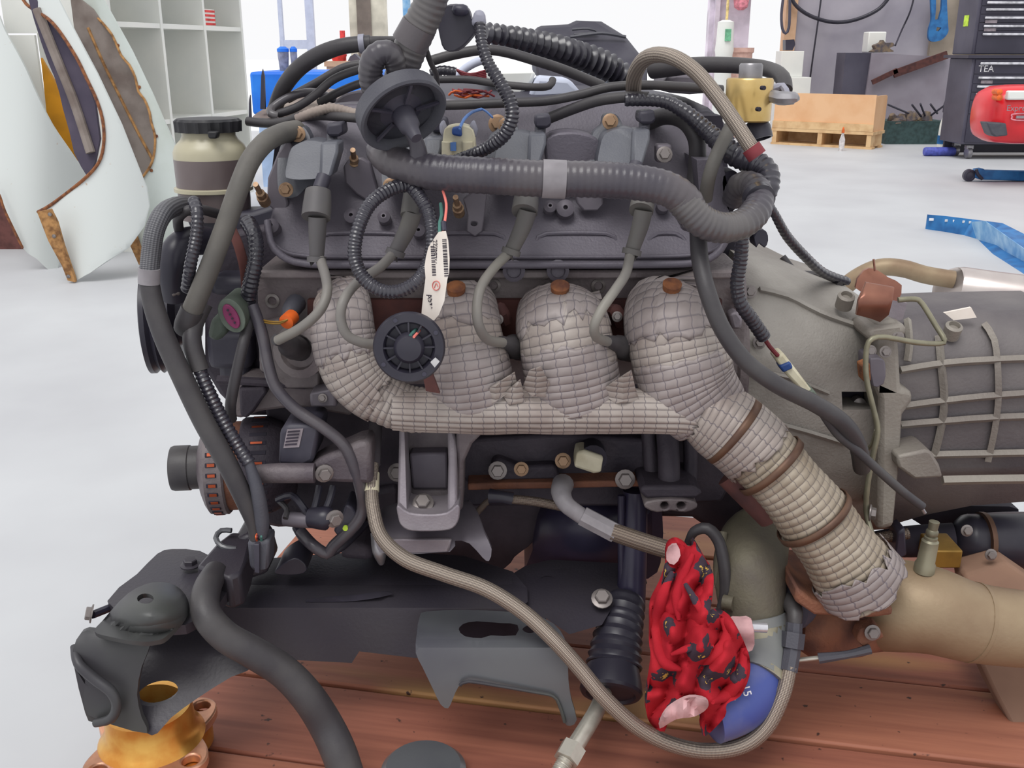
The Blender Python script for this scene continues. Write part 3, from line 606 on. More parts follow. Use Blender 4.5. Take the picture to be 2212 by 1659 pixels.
for x, y in ((2160, 199), (2160, 211)): MB().lathe(W(x, y, YR + .0), (0, -1, 0), [(.02, -.08), (.02, .0), (.01, .006)], 12).build('indicator_lamp', 'orange', t)
me = textmesh('Express', .055); me.materials.append(M['grey_print']); inst('lettering', me, Matrix.Translation(W(2202, 234, YR - .012)) @ Matrix.Rotation(R(90), 4, 'X'), t)
m = MB(); m.tube([(*p, YR - .0) for p in crom([(2186, 253), (2192, 246), (2260, 247), (2260, 259), (2192, 259), (2186, 253)], n=4)], 1.6, segs=6); m.build('badge_rim', 'pink_soft', t)
m = MB(); pxbox(m, 2196, 250, 2240, 256, YR - .012, .012); m.build('badge_plate', 'grey_print', t)
MB().box((c0.x + .3, YR + .14, rz(316) / 2), (.5, .24, rz(316))).build('dark_base', 'chest_black', t, bevel=.01)
# hoist leg with caster
t = thing('hoist_leg', 'dark blue hoist leg with a small black caster on the floor', 'hoist leg')
c0 = G(2092, 392); YJ = c0.y; k = 1 / ppm(2092, 380, YJ)
MB().lathe(c0 + Vector((0, .02, 13 * k)), (0, -1, 0), [(5 * k, 0), (13 * k, 0), (13 * k, .03), (9 * k, .036), (8 * k, .03), (3 * k, .034)], 22).build('caster_wheel', 'chest_black', t)
m = MB(); m.panel([(2110, 366), (2124, 364), (2130, 368), (2300, 372), (2300, 391), (2200, 391), (2118, 388), (2106, 384)], YJ - .02, .07); m.build('leg_beam', 'steel_blue', t, bevel=.006)
m = MB(); m.tube([(2109, 366, YJ - .025), (2112, 376, YJ - .025), (2122, 387, YJ - .025)], 3.4, segs=8); m.build('end_bracket', 'chest_black', t)
# blue bracket on floor
t = thing('blue_bracket', 'bent blue steel strip with slots lying on the concrete floor', 'bracket')
p0, p1, p2 = G(2000, 495), G(2082, 508), G(2225, 600)
hh = W(2003, 462, p0.y).z
m = MB(); N_ = 10; rings = []
path = [p0, p0.lerp(p1, .5) + Vector((0, .015, 0)), p1, p1.lerp(p2, .12) + Vector((.04, 0, .0)), p1.lerp(p2, .5), p2, p2 + (p2 - p1) * .6]
hts = [hh * .95, hh, hh * 1.0, hh * .8, hh * .5, hh * .4, hh * .4]; tilt = [.0, .0, .03, .16, .26, .28, .28]
for p, h, q in zip(path, hts, tilt):
    rings.append([p, p + Vector((0, .008, 0)), p + Vector((q + .0, .10 * (q > .1) + .008, h)), p + Vector((q, .10 * (q > .1), h))])
m.loft(rings); b0 = m.build('strip', 'steel_blue', t)
for x in (2012, 2046, 2061, 2084, 2098):
    MB().box(W(x, 474 + (x - 2012) * .07, p0.lerp(p1, (x - 2000) / 100).y - .004), (.022 if x != 2061 else .012, .006, .012)).build('slot_mark', 'white_print', t)
m = MB(); m.panel([(2100, 480), (2130, 478), (2240, 556), (2240, 600), (2190, 580), (2112, 520)], lambda x, y: p1.y - .05 - (x - 2100) * .006, .012); m.build('worn_strip', 'steel_blue_worn', t)
# exhaust on floor
t = thing('exhaust_silencer', 'silver exhaust silencer with a tan bent pipe lying on the floor', 'exhaust')
YM = G(2100, 672).y + .08
MB().tube([(2052, 622, YM), (2068, 626, YM), (2150, 637, YM - .05), (2300, 655, YM - .12)], [44, 50, 50, 50], segs=28).build('silencer_body', 'muffler', t, ang=60)
MB().tube([(1800, 640, YM + .1), (1850, 600, YM + .08), (1900, 578, YM + .06), (1950, 580, YM + .04), (2000, 594, YM + .02), (2060, 604, YM)], 19, segs=18).build('pipe', 'pipe_tan', t)
# ================================================================ timber deck
rz_ = R(-11.0); ux = Vector((math.cos(rz_), math.sin(rz_), 0)); uy = Vector((-ux.y, ux.x, 0)); ZP = .15
O = G(509, 1451, ZP); O = O - ux * O.dot(ux) + ux * 0; 
t = thing('timber_deck', 'red brown plank deck on the floor under the engine', 'deck')
pw_ = .141; Lx, Rx = (G(215, 1640, ZP).dot(ux)), 1.05
vo = G(509, 1451, ZP).dot(uy)
O = Vector((0, 0, 0))
for k in range(-3, 4):
    y0 = vo + k * pw_
    b0 = MB(); gbox(b0, O, ux, uy, Lx + random.uniform(-.006, .006), Rx, y0 + .0025, y0 + pw_ - .0025, ZP - .022 - (k % 2) * .002, ZP - (k % 3) * .0012); b0.build('plank', 'plank' if k % 2 else 'plank_b', t, bevel=.003)
for x in (Lx + .03, .1, .75): gbox(MB(), O, ux, uy, x, x + .09, vo - 3 * pw_, vo + 4 * pw_, 0, ZP - .026).build('bearer', 'plank', t)
# ================================================================ engine core
BB = boltmesh('bolt', 'brass_bolt'); BS = boltmesh('bolt', 'steel_bolt'); BD = boltmesh('bolt', 'frame_black')
def bolt(px, py, Y, rpx, parent=None, me=None, ax=(0, -1, .25), name='bolt'):
    return inst(name, me or BB, aim(W(px, py, Y), ax, rpx / ppm(px, py, Y)), parent)
VY = pw([(200, 1.19), (440, 1.095), (580, 1.035)])
eng = thing('car_engine', 'dirty grey engine block with valve cover on the timber deck', 'engine')
MB().panel([(560, 775), (1600, 775), (1625, 900), (1600, 1010), (1560, 1085), (1420, 1095), (1010, 1095), (860, 1090), (800, 1060), (760, 1000), (600, 1000), (575, 900)], 1.10, .34, step=60).build('engine_block', 'block', eng, bevel=.006)
MB().panel([(556, 600), (1604, 598), (1612, 690), (1600, 800), (1560, 830), (600, 830), (560, 780)], 1.062, .13, step=60).build('cylinder_head', 'alu_dirty', eng, bevel=.005)
MB().panel([(556, 584), (1608, 584), (1610, 604), (556, 604)], 1.046, .1).build('head_rail', 'alu_dirty', eng, bevel=.003)
MB().panel(crom([(582, 520), (584, 470), (600, 420), (612, 350), (630, 280), (680, 232), (900, 222), (1200, 222), (1480, 232), (1540, 290), (1572, 400), (1576, 490), (1556, 545), (1510, 572), (1300, 576), (900, 576), (680, 576), (612, 556)], closed=True, n=3), VY, .09, step=40).build('valve_cover', 'cover', eng, bevel=.006)
for dy, Y, r0 in ((0, 1.030, 8), (-17, 1.043, 5)):
    MB().tube([(578, 478, Y + .02), (584, 522 + dy * .4, Y + .005), (608, 552 + dy * .7, Y), (660, 570 + dy, Y), (800, 573 + dy, Y), (1100, 573 + dy, Y), (1400, 572 + dy, Y), (1510, 566 + dy, Y), (1556, 540 + dy * .6, Y + .01), (1578, 490, Y + .02)], r0, segs=10, step=16).build('cover_rim', 'cover', eng)
for x0, x1 in ((690, 870), (930, 1090), (1160, 1330), (1400, 1480)):
    MB().tube([(x0, 520, 1.063), (x0 + 20, 505, 1.066), (x1 - 20, 505, 1.066), (x1, 520, 1.063)], 5, segs=8).build('cover_ridge', 'cover', eng)
for x, y, r0 in ((588, 490, 14), (1221, 452, 17), (760, 468, 14), (830, 470, 12), (1188, 448, 12), (1432, 446, 12), (905, 500, 12)):
    m = MB(); k = 1 / ppm(x, y, 1.07); m.lathe(W(x, y, VY(x, y) - .012), (0, -1, .5), [(r0 * 1.15 * k, -.01), (r0 * 1.15 * k, .004), (r0 * .5 * k, .007), (r0 * .3 * k, .007), (r0 * .25 * k, .001)], 20); m.build('cover_bolt', 'bracket', eng)
for x in (1110, 1205): MB().lathe(W(x, 585, 1.04), (0, -1, .2), [(.012, -.01), (.012, .002), (.008, .004), (.007, 0)], 14).build('core_plug', 'cover', eng)
for x, y in ((590, 649), (1066, 616), (1292, 617), (1333, 680), (1076, 690), (1520, 660)): MB().lathe(W(x, y, 1.064), (0, -1, .1), [(.008, -.01), (.008, .004), (.005, .005), (.004, 0)], 14).build('head_bolt', 'steel_bolt', eng)
# dark mass of the far bank and front cover
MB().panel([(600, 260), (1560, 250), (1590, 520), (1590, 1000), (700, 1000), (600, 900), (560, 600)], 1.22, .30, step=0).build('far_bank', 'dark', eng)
MB().panel([(440, 540), (500, 500), (600, 480), (606, 900), (520, 900), (470, 850), (440, 800)], 1.13, .12).build('timing_cover', 'block', eng, bevel=.006)
MB().panel([(520, 1030), (640, 1000), (800, 1000), (800, 1130), (750, 1128), (720, 1140), (690, 1128), (650, 1140), (600, 1142), (560, 1134), (520, 1100)], 1.13, .1).build('lower_front_cover', 'block', eng, bevel=.006)
MB().panel([(490, 845), (520, 828), (700, 835), (760, 850), (760, 900), (640, 880), (560, 890), (520, 905), (500, 900)], 1.06, .06).build('front_bracket', 'alu_dirty', eng, bevel=.004)
MB().panel([(515, 838), (570, 836), (576, 850), (560, 872), (548, 890), (532, 905), (518, 898)], 1.045, .02).build('bracket_gusset', 'block', eng, bevel=.003)
m = MB(); m.panel([(668, 850), (722, 840), (728, 880), (670, 880)], 1.02, .03); m.build('lifting_tab', 'bracket', eng, bevel=.003)
bolt(697, 860, 1.018, 7, eng, BS)
MB().tube([(470, 820, 1.05), (560, 825, 1.05), (660, 832, 1.06)], 10, segs=8).build('coolant_pipe', 'block', eng)
MB().panel([(560, 700), (600, 690), (690, 740), (690, 840), (620, 840), (560, 800)], 1.05, .05, step=30).build('port_boss', 'alu_dirty', eng, bevel=.006)
MB().lathe(W(655, 755, 1.045), (-.2, -1, .1), [(.03, -.02), (.03, .012), (.02, .016), (.018, .01)], 20).build('core_boss', 'alu_dirty', eng)
# block side castings
MB().panel(crom([(1010, 950), (1400, 950), (1400, 1030), (1330, 1040), (1010, 1045)], closed=True, n=2), 1.085, .03).build('side_casting', 'block', eng, bevel=.004)
MB().panel([(1060, 1000), (1075, 990), (1120, 1008), (1200, 1005), (1210, 1035), (1060, 1038)], 1.07, .03).build('sump_lug', 'block', eng, bevel=.004)
MB().panel([(1010, 1045), (1390, 1038), (1390, 1052), (1010, 1060)], 1.06, .2).build('sump_rail', 'rusty_iron', eng, bevel=.002)
for x, y, r0 in ((1126, 1013, 11), (1216, 995, 12), (1350, 1035, 15), (858, 1020, 14), (1075, 1016, 14)): bolt(x, y, 1.06, r0, eng, BB if x in (1126, 1216) else BS)
m = MB(); m.panel([(1246, 976), (1262, 974), (1304, 988), (1298, 1022), (1282, 1024), (1240, 1010)], 1.045, .03); m.build('sensor_plug', 'plug_cream', eng, bevel=.003)
MB().lathe(W(1280, 985, 1.06), (0, -1, .1), [(.016, -.02), (.016, .01)], 14).build('sensor_base', 'dark', eng)
# sump
MB().panel(crom([(800, 1070), (1000, 1065), (1150, 1075), (1170, 1100), (1163, 1132), (1151, 1171), (1130, 1189), (1111, 1204), (1090, 1228), (1027, 1236), (830, 1240), (800, 1180)], closed=True, n=2), 1.17, .22, step=50).build('oil_sump', 'block', eng, bevel=.006)
MB().panel(crom([(1170, 1110), (1210, 1080), (1330, 1072), (1420, 1080), (1430, 1190), (1400, 1250), (1260, 1252), (1140, 1244), (1150, 1190)], closed=True, n=3), lambda x, y: 1.15 - .05 * max(0, 1 - ((x - 1280) / 130) ** 2 - ((y - 1160) / 110) ** 2), .16, step=22).build('sump_bowl', 'pan', eng)
# oil cooler adaptor with twin lugs
MB().tube([(1400, 930, 1.09), (1405, 1000, 1.08), (1410, 1060, 1.07)], 16, segs=12).build('oil_pillar', 'block', eng)
MB().tube([(1440, 920, 1.08), (1445, 1000, 1.06), (1445, 1060, 1.05)], 24, segs=14).build('oil_pillar', 'block', eng)
MB().tube([(1490, 930, 1.09), (1492, 1000, 1.08), (1488, 1060, 1.07)], 16, segs=12).build('oil_pillar', 'block', eng)
MB().panel([(1388, 1050), (1500, 1050), (1520, 1065), (1505, 1078), (1395, 1078), (1380, 1062)], 1.03, .08).build('adaptor_flange', 'block', eng, bevel=.004)
MB().panel(crom([(1396, 1084), (1450, 1078), (1500, 1084), (1506, 1098), (1480, 1108), (1450, 1104), (1420, 1108), (1394, 1098)], closed=True, n=2), 1.025, .05, holes=[ell(1436, 1093, 9, 8, 12), ell(1472, 1093, 10, 8, 12)]).build('twin_lug', 'alu_dirty', eng, bevel=.002)
# intake manifold between the banks
MB().panel(crom([(600, 290), (640, 235), (720, 212), (800, 190), (1000, 178), (1180, 190), (1330, 190), (1480, 210), (1560, 260), (1560, 330), (1200, 320), (700, 330)], closed=True, n=2), pw([(170, 1.5), (240, 1.30), (330, 1.22)]), .12, step=40).build('intake_manifold', 'plastic_dark', eng)
MB().panel(crom([(715, 235), (740, 205), (790, 195), (830, 215), (840, 250), (760, 250)], closed=True, n=3), 1.26, .1, step=0).build('intake_dome', 'bracket', eng, bevel=.01)
MB().panel(crom([(545, 258), (570, 235), (640, 205), (690, 200), (740, 230), (700, 262), (600, 268)], closed=True, n=3), pw([(200, 1.30), (265, 1.2)]), .12, step=20).build('dusty_ledge', 'dusty', eng)
for x0, x1 in ((1150, 1220), (1215, 1280), (940, 980), (1325, 1400)):
    MB().panel([(x0, 245), (x1, 240), (x1 + 6, 285), (x0 + 4, 290)], 1.2, .04).build('fuel_rail_bracket', 'yellow_metal' if x0 != 1150 else 'dusty', eng, bevel=.003)
MB().tube([(940, 262, 1.22), (1100, 252, 1.22), (1300, 240, 1.22), (1420, 235, 1.22)], 13, segs=12).build('fuel_rail', 'dusty', eng)
m = MB(); m.panel([(1040, 158), (1158, 156), (1150, 180), (1122, 208), (1085, 208), (1060, 180)], 1.42, .08); m.build('throttle_cover', 'white_lam', eng, bevel=.004)
MB().panel([(1160, 165), (1230, 170), (1260, 205), (1140, 212), (1150, 185)], 1.40, .1).build('throttle_body', 'light_blue_grey', eng, bevel=.006)
MB().panel(crom([(1440, 165), (1480, 160), (1530, 170), (1540, 200), (1440, 200)], closed=True, n=2), 1.3, .1).build('rear_cover', 'bracket', eng, bevel=.006)
for i, (x, y) in enumerate(((1200, 300), (1250, 320))):
    pass
MB().panel(crom([(1180, 300), (1230, 285), (1290, 300), (1300, 350), (1290, 400), (1190, 400), (1180, 350)], closed=True, n=3), 1.09, .06, step=0).build('cover_tower', 'cover', eng, bevel=.008)
MB().tube([(1402, 262, 1.16), (1440, 250, 1.13), (1480, 262, 1.11), (1504, 300, 1.1), (1506, 350, 1.1), (1500, 400, 1.1)], 19, segs=16).build('breather_hose', 'rubber', eng)
MB().panel([(1505, 345), (1560, 345), (1572, 400), (1576, 470), (1540, 480), (1512, 440)], 1.06, .08, step=30).build('rear_cover_plate', 'cover', eng, bevel=.006)
# ---------------------------------------------------------------- coil brackets
for P in ([(578, 385), (600, 330), (622, 300), (632, 320), (612, 400), (622, 440), (618, 466), (600, 464), (576, 440)],
          [(741, 360), (752, 344), (780, 340), (800, 352), (820, 420), (800, 440), (770, 420), (745, 395)],
          [(1000, 430), (1020, 415), (1052, 418), (1046, 470), (1042, 500), (1026, 512), (1008, 500), (1010, 465)],
          [(1240, 410), (1300, 412), (1304, 440), (1290, 456), (1260, 456), (1246, 440)]):
    y = sum(p[1] for p in P) / len(P)
    MB().panel(P, VY(0, y) - .022, .01, holes=[ell(1024, 484, 7, 5, 12)] if P[0] == (1000, 430) else []).build('coil_bracket', 'bracket', eng, bevel=.002)
for x, y, tx, ty in ((568, 428, -16, -30), (766, 352, -4, -28), (990, 452, -6, -26)):
    m = MB(); p = W(x, y, VY(x, y) - .03); q = W(x + tx, y + ty, VY(x, y) - .055); k = 1 / ppm(x, y, 1.05)
    m.lathe(p, q - p, [(13 * k, -.01), (13 * k, .003), (10 * k, .004), (10 * k, .012), (6 * k, .013), (6 * k, (q - p).length)], 12); m.build('stud', 'brass_bolt', eng)
# ================================================================ gearbox
gb = thing('gearbox', 'ribbed grey cast gearbox with bell housing behind the engine', 'gearbox')
def bellY(x, y):
    u = max(0, min(1, (x - 1590) / 330)); hh = 320 - 70 * u; cy = 850 + 30 * u; v = max(-1, min(1, (y - cy) / hh))
    return 1.26 - (.185 - .05 * u) * (1 - abs(v) ** 2.4) ** .5
MB().panel([(1586, 548), (1640, 546), (1700, 570), (1760, 600), (1830, 622), (1858, 640), (1905, 690), (1930, 740), (1930, 1142), (1800, 1150), (1690, 1120), (1600, 960), (1586, 800)], bellY, .12, holes=[[(1818, 846), (1890, 846), (1890, 884), (1820, 886)]], step=24).build('bell_housing', 'alu_cast', gb)
MB().panel([(1812, 840), (1896, 840), (1896, 892), (1814, 892)], 1.16, .02).build('inspection_recess', 'dark', gb)
MB().lathe(W(1850, 866, 1.155), (0, -1, 0), [(.008, 0), (.008, .012), (.004, .014)], 12).build('recess_bolt', 'steel_bolt', gb)
def ribline(pts, r, off=.003, name='rib', mt='alu_cast', fn=bellY): return MB().tube([(x, y, fn(x, y) - off) for x, y in pts], r, segs=4, step=22).build(name, mt, gb, ang=20)
ribline([(1640, 625), (1700, 640), (1770, 675), (1840, 700), (1890, 712)], 7)
ribline([(1620, 800), (1700, 815), (1790, 850)], 5); ribline([(1640, 905), (1750, 935), (1830, 960)], 6)
MB().tube([(1592, 560, 1.16), (1600, 640, 1.10), (1606, 760, 1.065), (1602, 900, 1.07), (1620, 1000, 1.09)], 14, segs=6).build('bell_flange', 'alu_dirty', gb, ang=20)
for x, y in ((1620, 630), (1585, 690), (1620, 800), (1640, 740)): bolt(x, y, bellY(x, y) - .006, 10, gb, BS)
MB().panel([(1575, 680), (1592, 672), (1605, 690), (1602, 712), (1582, 712)], 1.045, .03).build('bell_lug', 'alu_clean', gb, bevel=.003)
MB().panel([(1410, 1000), (1720, 1000), (1760, 1150), (1640, 1170), (1540, 1150), (1496, 1120), (1410, 1118)], 1.17, .1).build('bell_skirt', 'block', gb, bevel=.006)
def caseY(x, y):
    v = max(-1, min(1, (y - 890) / 250)); return 1.26 - .135 * (1 - abs(v) ** 3) ** .5
MB().panel([(1900, 700), (1935, 684), (1990, 676), (2080, 672), (2290, 668), (2290, 1052), (2212, 1084), (2100, 1092), (2000, 1112), (1905, 1140)], caseY, .10, step=24).build('gear_case', 'trans_web', gb)
CR = lambda pts, r, off=.007: ribline(pts, r, off, 'case_rib', 'trans_case', caseY)
for p in ([(1945, 800), (2042, 785), (2140, 778), (2290, 772)], [(1950, 878), (2042, 866), (2140, 856), (2290, 845)], [(1945, 918), (2042, 910), (2140, 903), (2290, 897)], [(1940, 986), (2040, 982), (2140, 980), (2290, 977)]): CR(p, 9, .004)
CR([(2036, 1038), (2120, 1036), (2290, 1034)], 11, .02)
for p in ([(2028, 725), (2034, 790), (2040, 860), (2034, 920), (2018, 985)], [(2126, 700), (2148, 735), (2156, 805), (2156, 870), (2148, 930), (2134, 995)]): CR(p, 9, .004)
CR([(1960, 690), (1965, 740), (1960, 780)], 8, .006)
MB().panel([(1938, 985), (2000, 972), (2012, 975), (2030, 1005), (2038, 1032), (1975, 1036), (1940, 1010)], 1.08, .06).build('case_boss', 'trans_case', gb, bevel=.006)
MB().panel([(1890, 700), (1938, 690), (1944, 760), (1948, 840), (1972, 845), (1972, 870), (1950, 900), (1944, 1000), (1930, 1140), (1896, 1150), (1900, 1000), (1900, 860), (1888, 830), (1890, 780)], 1.10, .06).build('joint_flange', 'trans_case', gb, bevel=.006)
MB().panel(crom([(1878, 782), (1886, 774), (1908, 776), (1914, 795), (1910, 830), (1884, 834)], closed=True, n=2), 1.07, .04).build('clamp_lug', 'bracket', gb, bevel=.005)
m = MB(); m.panel([(1862, 790), (1880, 784), (1882, 824), (1866, 826)], 1.062, .02); m.build('rusty_clip', 'rust', gb, bevel=.002)
for x, y in ((2058, 703), (1826, 638)): 
    m = MB(); k = 1 / ppm(x, y, 1.16); m.lathe(W(x, y + 10, 1.14), (0, -.5, 1), [(18 * k, -.01), (18 * k, .006), (12 * k, .008), (10 * k, .003)], 18); m.build('case_cap', 'trans_case', gb)
for x, y in ((1880, 758), (1912, 760), (1940, 728)): bolt(x, y, 1.09, 9, gb, BS)
MB().panel([(1870, 712), (1960, 700), (1962, 728), (1872, 738)], 1.09, .06).build('top_boss', 'trans_case', gb, bevel=.008)
m = MB(); m.panel([(2040, 676), (2098, 664), (2110, 686), (2060, 692)], 1.15, .004); m.build('paper_scrap', 'paper', label='scrap of cream paper lying on top of the gearbox', cat='paper')
# ================================================================ copper shield on gearbox
t = thing('heat_shield_bracket', 'bent copper coloured bracket on top of the bell housing', 'bracket')
MB().panel(crom([(1848, 622), (1866, 585), (1890, 581), (1920, 600), (1948, 616), (1938, 652), (1900, 650)], closed=True, n=2), pw([(580, 1.14), (655, 1.12)]), .004).build('back_plate', 'copper_shield', t)
MB().panel([(1871, 610), (1932, 621), (1928, 650), (1920, 680), (1901, 696), (1880, 688), (1850, 680), (1854, 650)], lambda x, y: 1.095 - .02 * math.sin(max(0, (y - 608)) / 88 * 3.1), .004, step=8).build('curled_plate', 'copper_shield', t)
MB().tube([(1887, 560, 1.13), (1890, 585, 1.13)], 2.5, segs=6).build('tab', 'copper_shield', t)
MB().panel([(1880, 640), (1960, 655), (1950, 690), (1905, 700)], 1.12, .03).build('foot', 'alu_clean', t)
# ================================================================ exhaust manifold in heat wrap
man = thing('exhaust_manifold', 'exhaust manifold in quilted silver heat wrap with four runners', 'manifold')
def wob(amp, seed):
    return lambda lp, ln, t, s: 1 - .045 * (1 - abs(math.sin(3.14159 * ln / .0068))) + amp * noise.noise(Vector((lp * .02 + seed, math.cos(t) * 1.3, math.sin(t) * 1.3)))
RUN = [([(738, 650, 1.062), (737, 654, 1.03), (738, 684, 1.0), (744, 740, .988), (764, 800, .982), (806, 848, .98), (880, 882, .978), (960, 886, .978)], [58, 60, 60, 63, 64, 58, 52, 49]),
       ([(992, 662, 1.062), (992, 666, 1.03), (995, 700, 1.0), (1006, 770, .986), (1016, 830, .984), (1022, 872, .986)], [70, 74, 78, 84, 88, 88]),
       ([(1212, 668, 1.062), (1212, 672, 1.03), (1216, 704, 1.0), (1228, 770, .988), (1238, 830, .986), (1246, 872, .988)], [78, 84, 92, 95, 95, 95]),
       ([(1452, 670, 1.062), (1452, 674, 1.03), (1458, 710, 1.0), (1472, 780, .987), (1492, 840, .984), (1534, 895, .982)], [88, 93, 98, 98, 95, 84])]
for i, (p, r0) in enumerate(RUN): MB().tube(p, r0, segs=40, step=3.4, rfun=wob(.05, i * 7), swap=None, cap=False, flat=.72).build('runner_wrap', 'wrap', man, ang=70)
def logf(lp, ln, t, s): return 1 - .035 * (1 - abs(math.sin(t * 11))) + .045 * noise.noise(Vector((lp * .012, math.cos(t), math.sin(t))))
MB().tube([(850, 884, .976), (1000, 888, .976), (1200, 888, .976), (1400, 888, .976), (1500, 892, .975), (1560, 915, .972)], [46, 50, 50, 50, 52, 58], segs=88, step=9, rfun=logf, swap=True).build('collector_wrap', 'wrap', man, ang=70)
def dwf(lp, ln, t, s): return 1 - .02 * (1 - abs(math.sin(3.14159 * ln / .0078))) - .02 * (1 - abs(math.sin(t * 13))) + .06 * noise.noise(Vector((lp * .013, math.cos(t) * 1.2, 5 + math.sin(t) * 1.2)))
MB().tube([(1500, 880, .982), (1552, 908, .976), (1620, 962, .966), (1700, 1045, .954), (1775, 1140, .946), (1840, 1230, .94), (1868, 1268, .94)], [58, 74, 76, 77, 81, 87, 91], segs=64, step=3.6, rfun=dwf, swap=None).build('downpipe_wrap', 'wrap_tan', man, ang=70)
MB().tube([(1590, 1010, .985), (1640, 1060, .975), (1680, 1100, .97)], 52, segs=20).build('bare_pipe', 'rust_red', man)
MB().panel([(664, 648), (1560, 648), (1560, 700), (1540, 760), (1380, 770), (1130, 770), (900, 760), (664, 740)], 1.052, .012).build('port_flange', 'rust_red', man)
def sheet(p, r0, s0, s1, a0, a1, k, jag, seed, name='wrap_flap', mt='wrap_worn', flare=.12, n=26, mrow=16, parent=None, dk=1.0):
    rnd = random.Random(seed); C = crom([(*q, w) for q, w in zip(p, r0)], step=4); Q = [W(*c[:3]) for c in C]; rad = [c[3] / ppm(*c[:3]) for c in C]
    L = [0]
    for i in range(1, len(Q)): L.append(L[-1] + (Q[i] - Q[i - 1]).length)
    def ev(s):
        s = max(0, min(.9999, s)) * L[-1]; i = 0
        while i < len(L) - 2 and L[i + 1] < s: i += 1
        f = (s - L[i]) / max(1e-9, L[i + 1] - L[i]); T = (Q[i + 1] - Q[i]).normalized(); o = Q[i].lerp(Q[i + 1], f)
        a = Vector((0, -1, 0.05)); a = (a - T * a.dot(T)).normalized(); return o, T, a, T.cross(a), rad[i] + (rad[i + 1] - rad[i]) * f
    j0 = [rnd.uniform(-jag, jag) for _ in range(n)]; j1 = [rnd.uniform(-jag, jag) for _ in range(n)]
    V = []; Fc = []; UV = []
    for j in range(n):
        t = R(a0 + (a1 - a0) * j / (n - 1)); e = abs(2 * j / (n - 1) - 1) ** 3
        for i in range(mrow):
            u0, u1 = s0 + j0[j], s1 + j1[j]; s = u0 + (u1 - u0) * i / (mrow - 1); o, T, a, b, rr = ev(s)
            V.append(o + (a * math.cos(t) * dk + b * math.sin(t)) * rr * (k + flare * e))
    for j in range(n - 1):
        for i in range(mrow - 1):
            Fc.append((j * mrow + i, j * mrow + i + 1, (j + 1) * mrow + i + 1, (j + 1) * mrow + i))
            g = lambda jj, ii: ((s0 + j0[jj] + (s1 + j1[jj] - s0 - j0[jj]) * ii / (mrow - 1)) * L[-1], R(a0 + (a1 - a0) * jj / (n - 1)) * rad[0])
            UV.append([g(j, i), g(j, i + 1), g(j + 1, i + 1), g(j + 1, i)])
    o = MB().add(V, Fc, UV).build(name, mt, parent or man, ang=60)
    sm = o.modifiers.new('thick', 'SOLIDIFY'); sm.thickness = .0014; sm.offset = 1
    return o
for i, (p, r0) in enumerate(RUN):
    sheet(p, r0, .14, .46, -105, 95, 1.045, .03, 10 + i, flare=.05, dk=.72)
    sheet(p, r0, .36, .70, -80, 100, 1.02, .03, 20 + i, flare=.04, mt='wrap', dk=.72)
    if i: sheet(p, r0, .58, 1.0, -100, 105, 1.03, .02, 30 + i, flare=.03, dk=.72)
DP = ([(1500, 880, .982), (1552, 908, .976), (1620, 962, .966), (1700, 1045, .954), (1775, 1140, .946), (1840, 1230, .94), (1868, 1268, .94)], [58, 74, 76, 77, 81, 87, 91])
sheet(*DP, .02, .30, -100, 110, 1.05, .02, 51, mt='wrap', flare=.03); sheet(*DP, .88, .995, -110, 110, 1.05, .03, 52, flare=.05)
for s_, nm in ((.175, 'strap'), (.37, 'strap'), (.635, 'strap')):
    sheet(*DP, s_ - .014, s_ + .014, -178, 178, 1.075, 0, 3, name=nm, mt='strap', flare=0, mrow=2, n=40)
for x, y in ((985, 622), (1210, 620), (1452, 616)): MB().lathe(W(x, y, 1.0), (0, -.5, 1), [(.009, -.008), (.010, .002), (.006, .005)], 14).build('rusty_nut', 'rust', man)
for x, y in ((1080, 668), (1330, 672), (880, 690)): MB().tube([(x - 18, y + 4, 1.05), (x, y, 1.03), (x + 12, y + 26, 1.035)], 16, segs=8).build('flange_lug', 'rust_red', man)
for x, y in ((1076, 690), (1333, 684)): bolt(x, y, 1.022, 8, man, BS)
MB().panel([(915, 820), (935, 810), (950, 850), (920, 845)], .94, .006).build('flange_web', 'rust_red', man)

for P in ([(1030, 862), (1060, 836), (1112, 804), (1118, 836), (1070, 868), (1040, 880)], [(1128, 838), (1144, 800), (1168, 792), (1196, 846), (1180, 858), (1150, 856)], [(1296, 846), (1330, 822), (1364, 800), (1372, 836), (1384, 872), (1330, 872)], [(1085, 852), (1124, 820), (1136, 870), (1100, 876)]):
    cx = sum(p[0] for p in P) / len(P); MB().panel(P, lambda x, y: .953 - .0009 * max(0, 850 - y) * .3 + .00025 * abs(x - cx), .002, step=9).build('torn_flap', 'wrap', man)
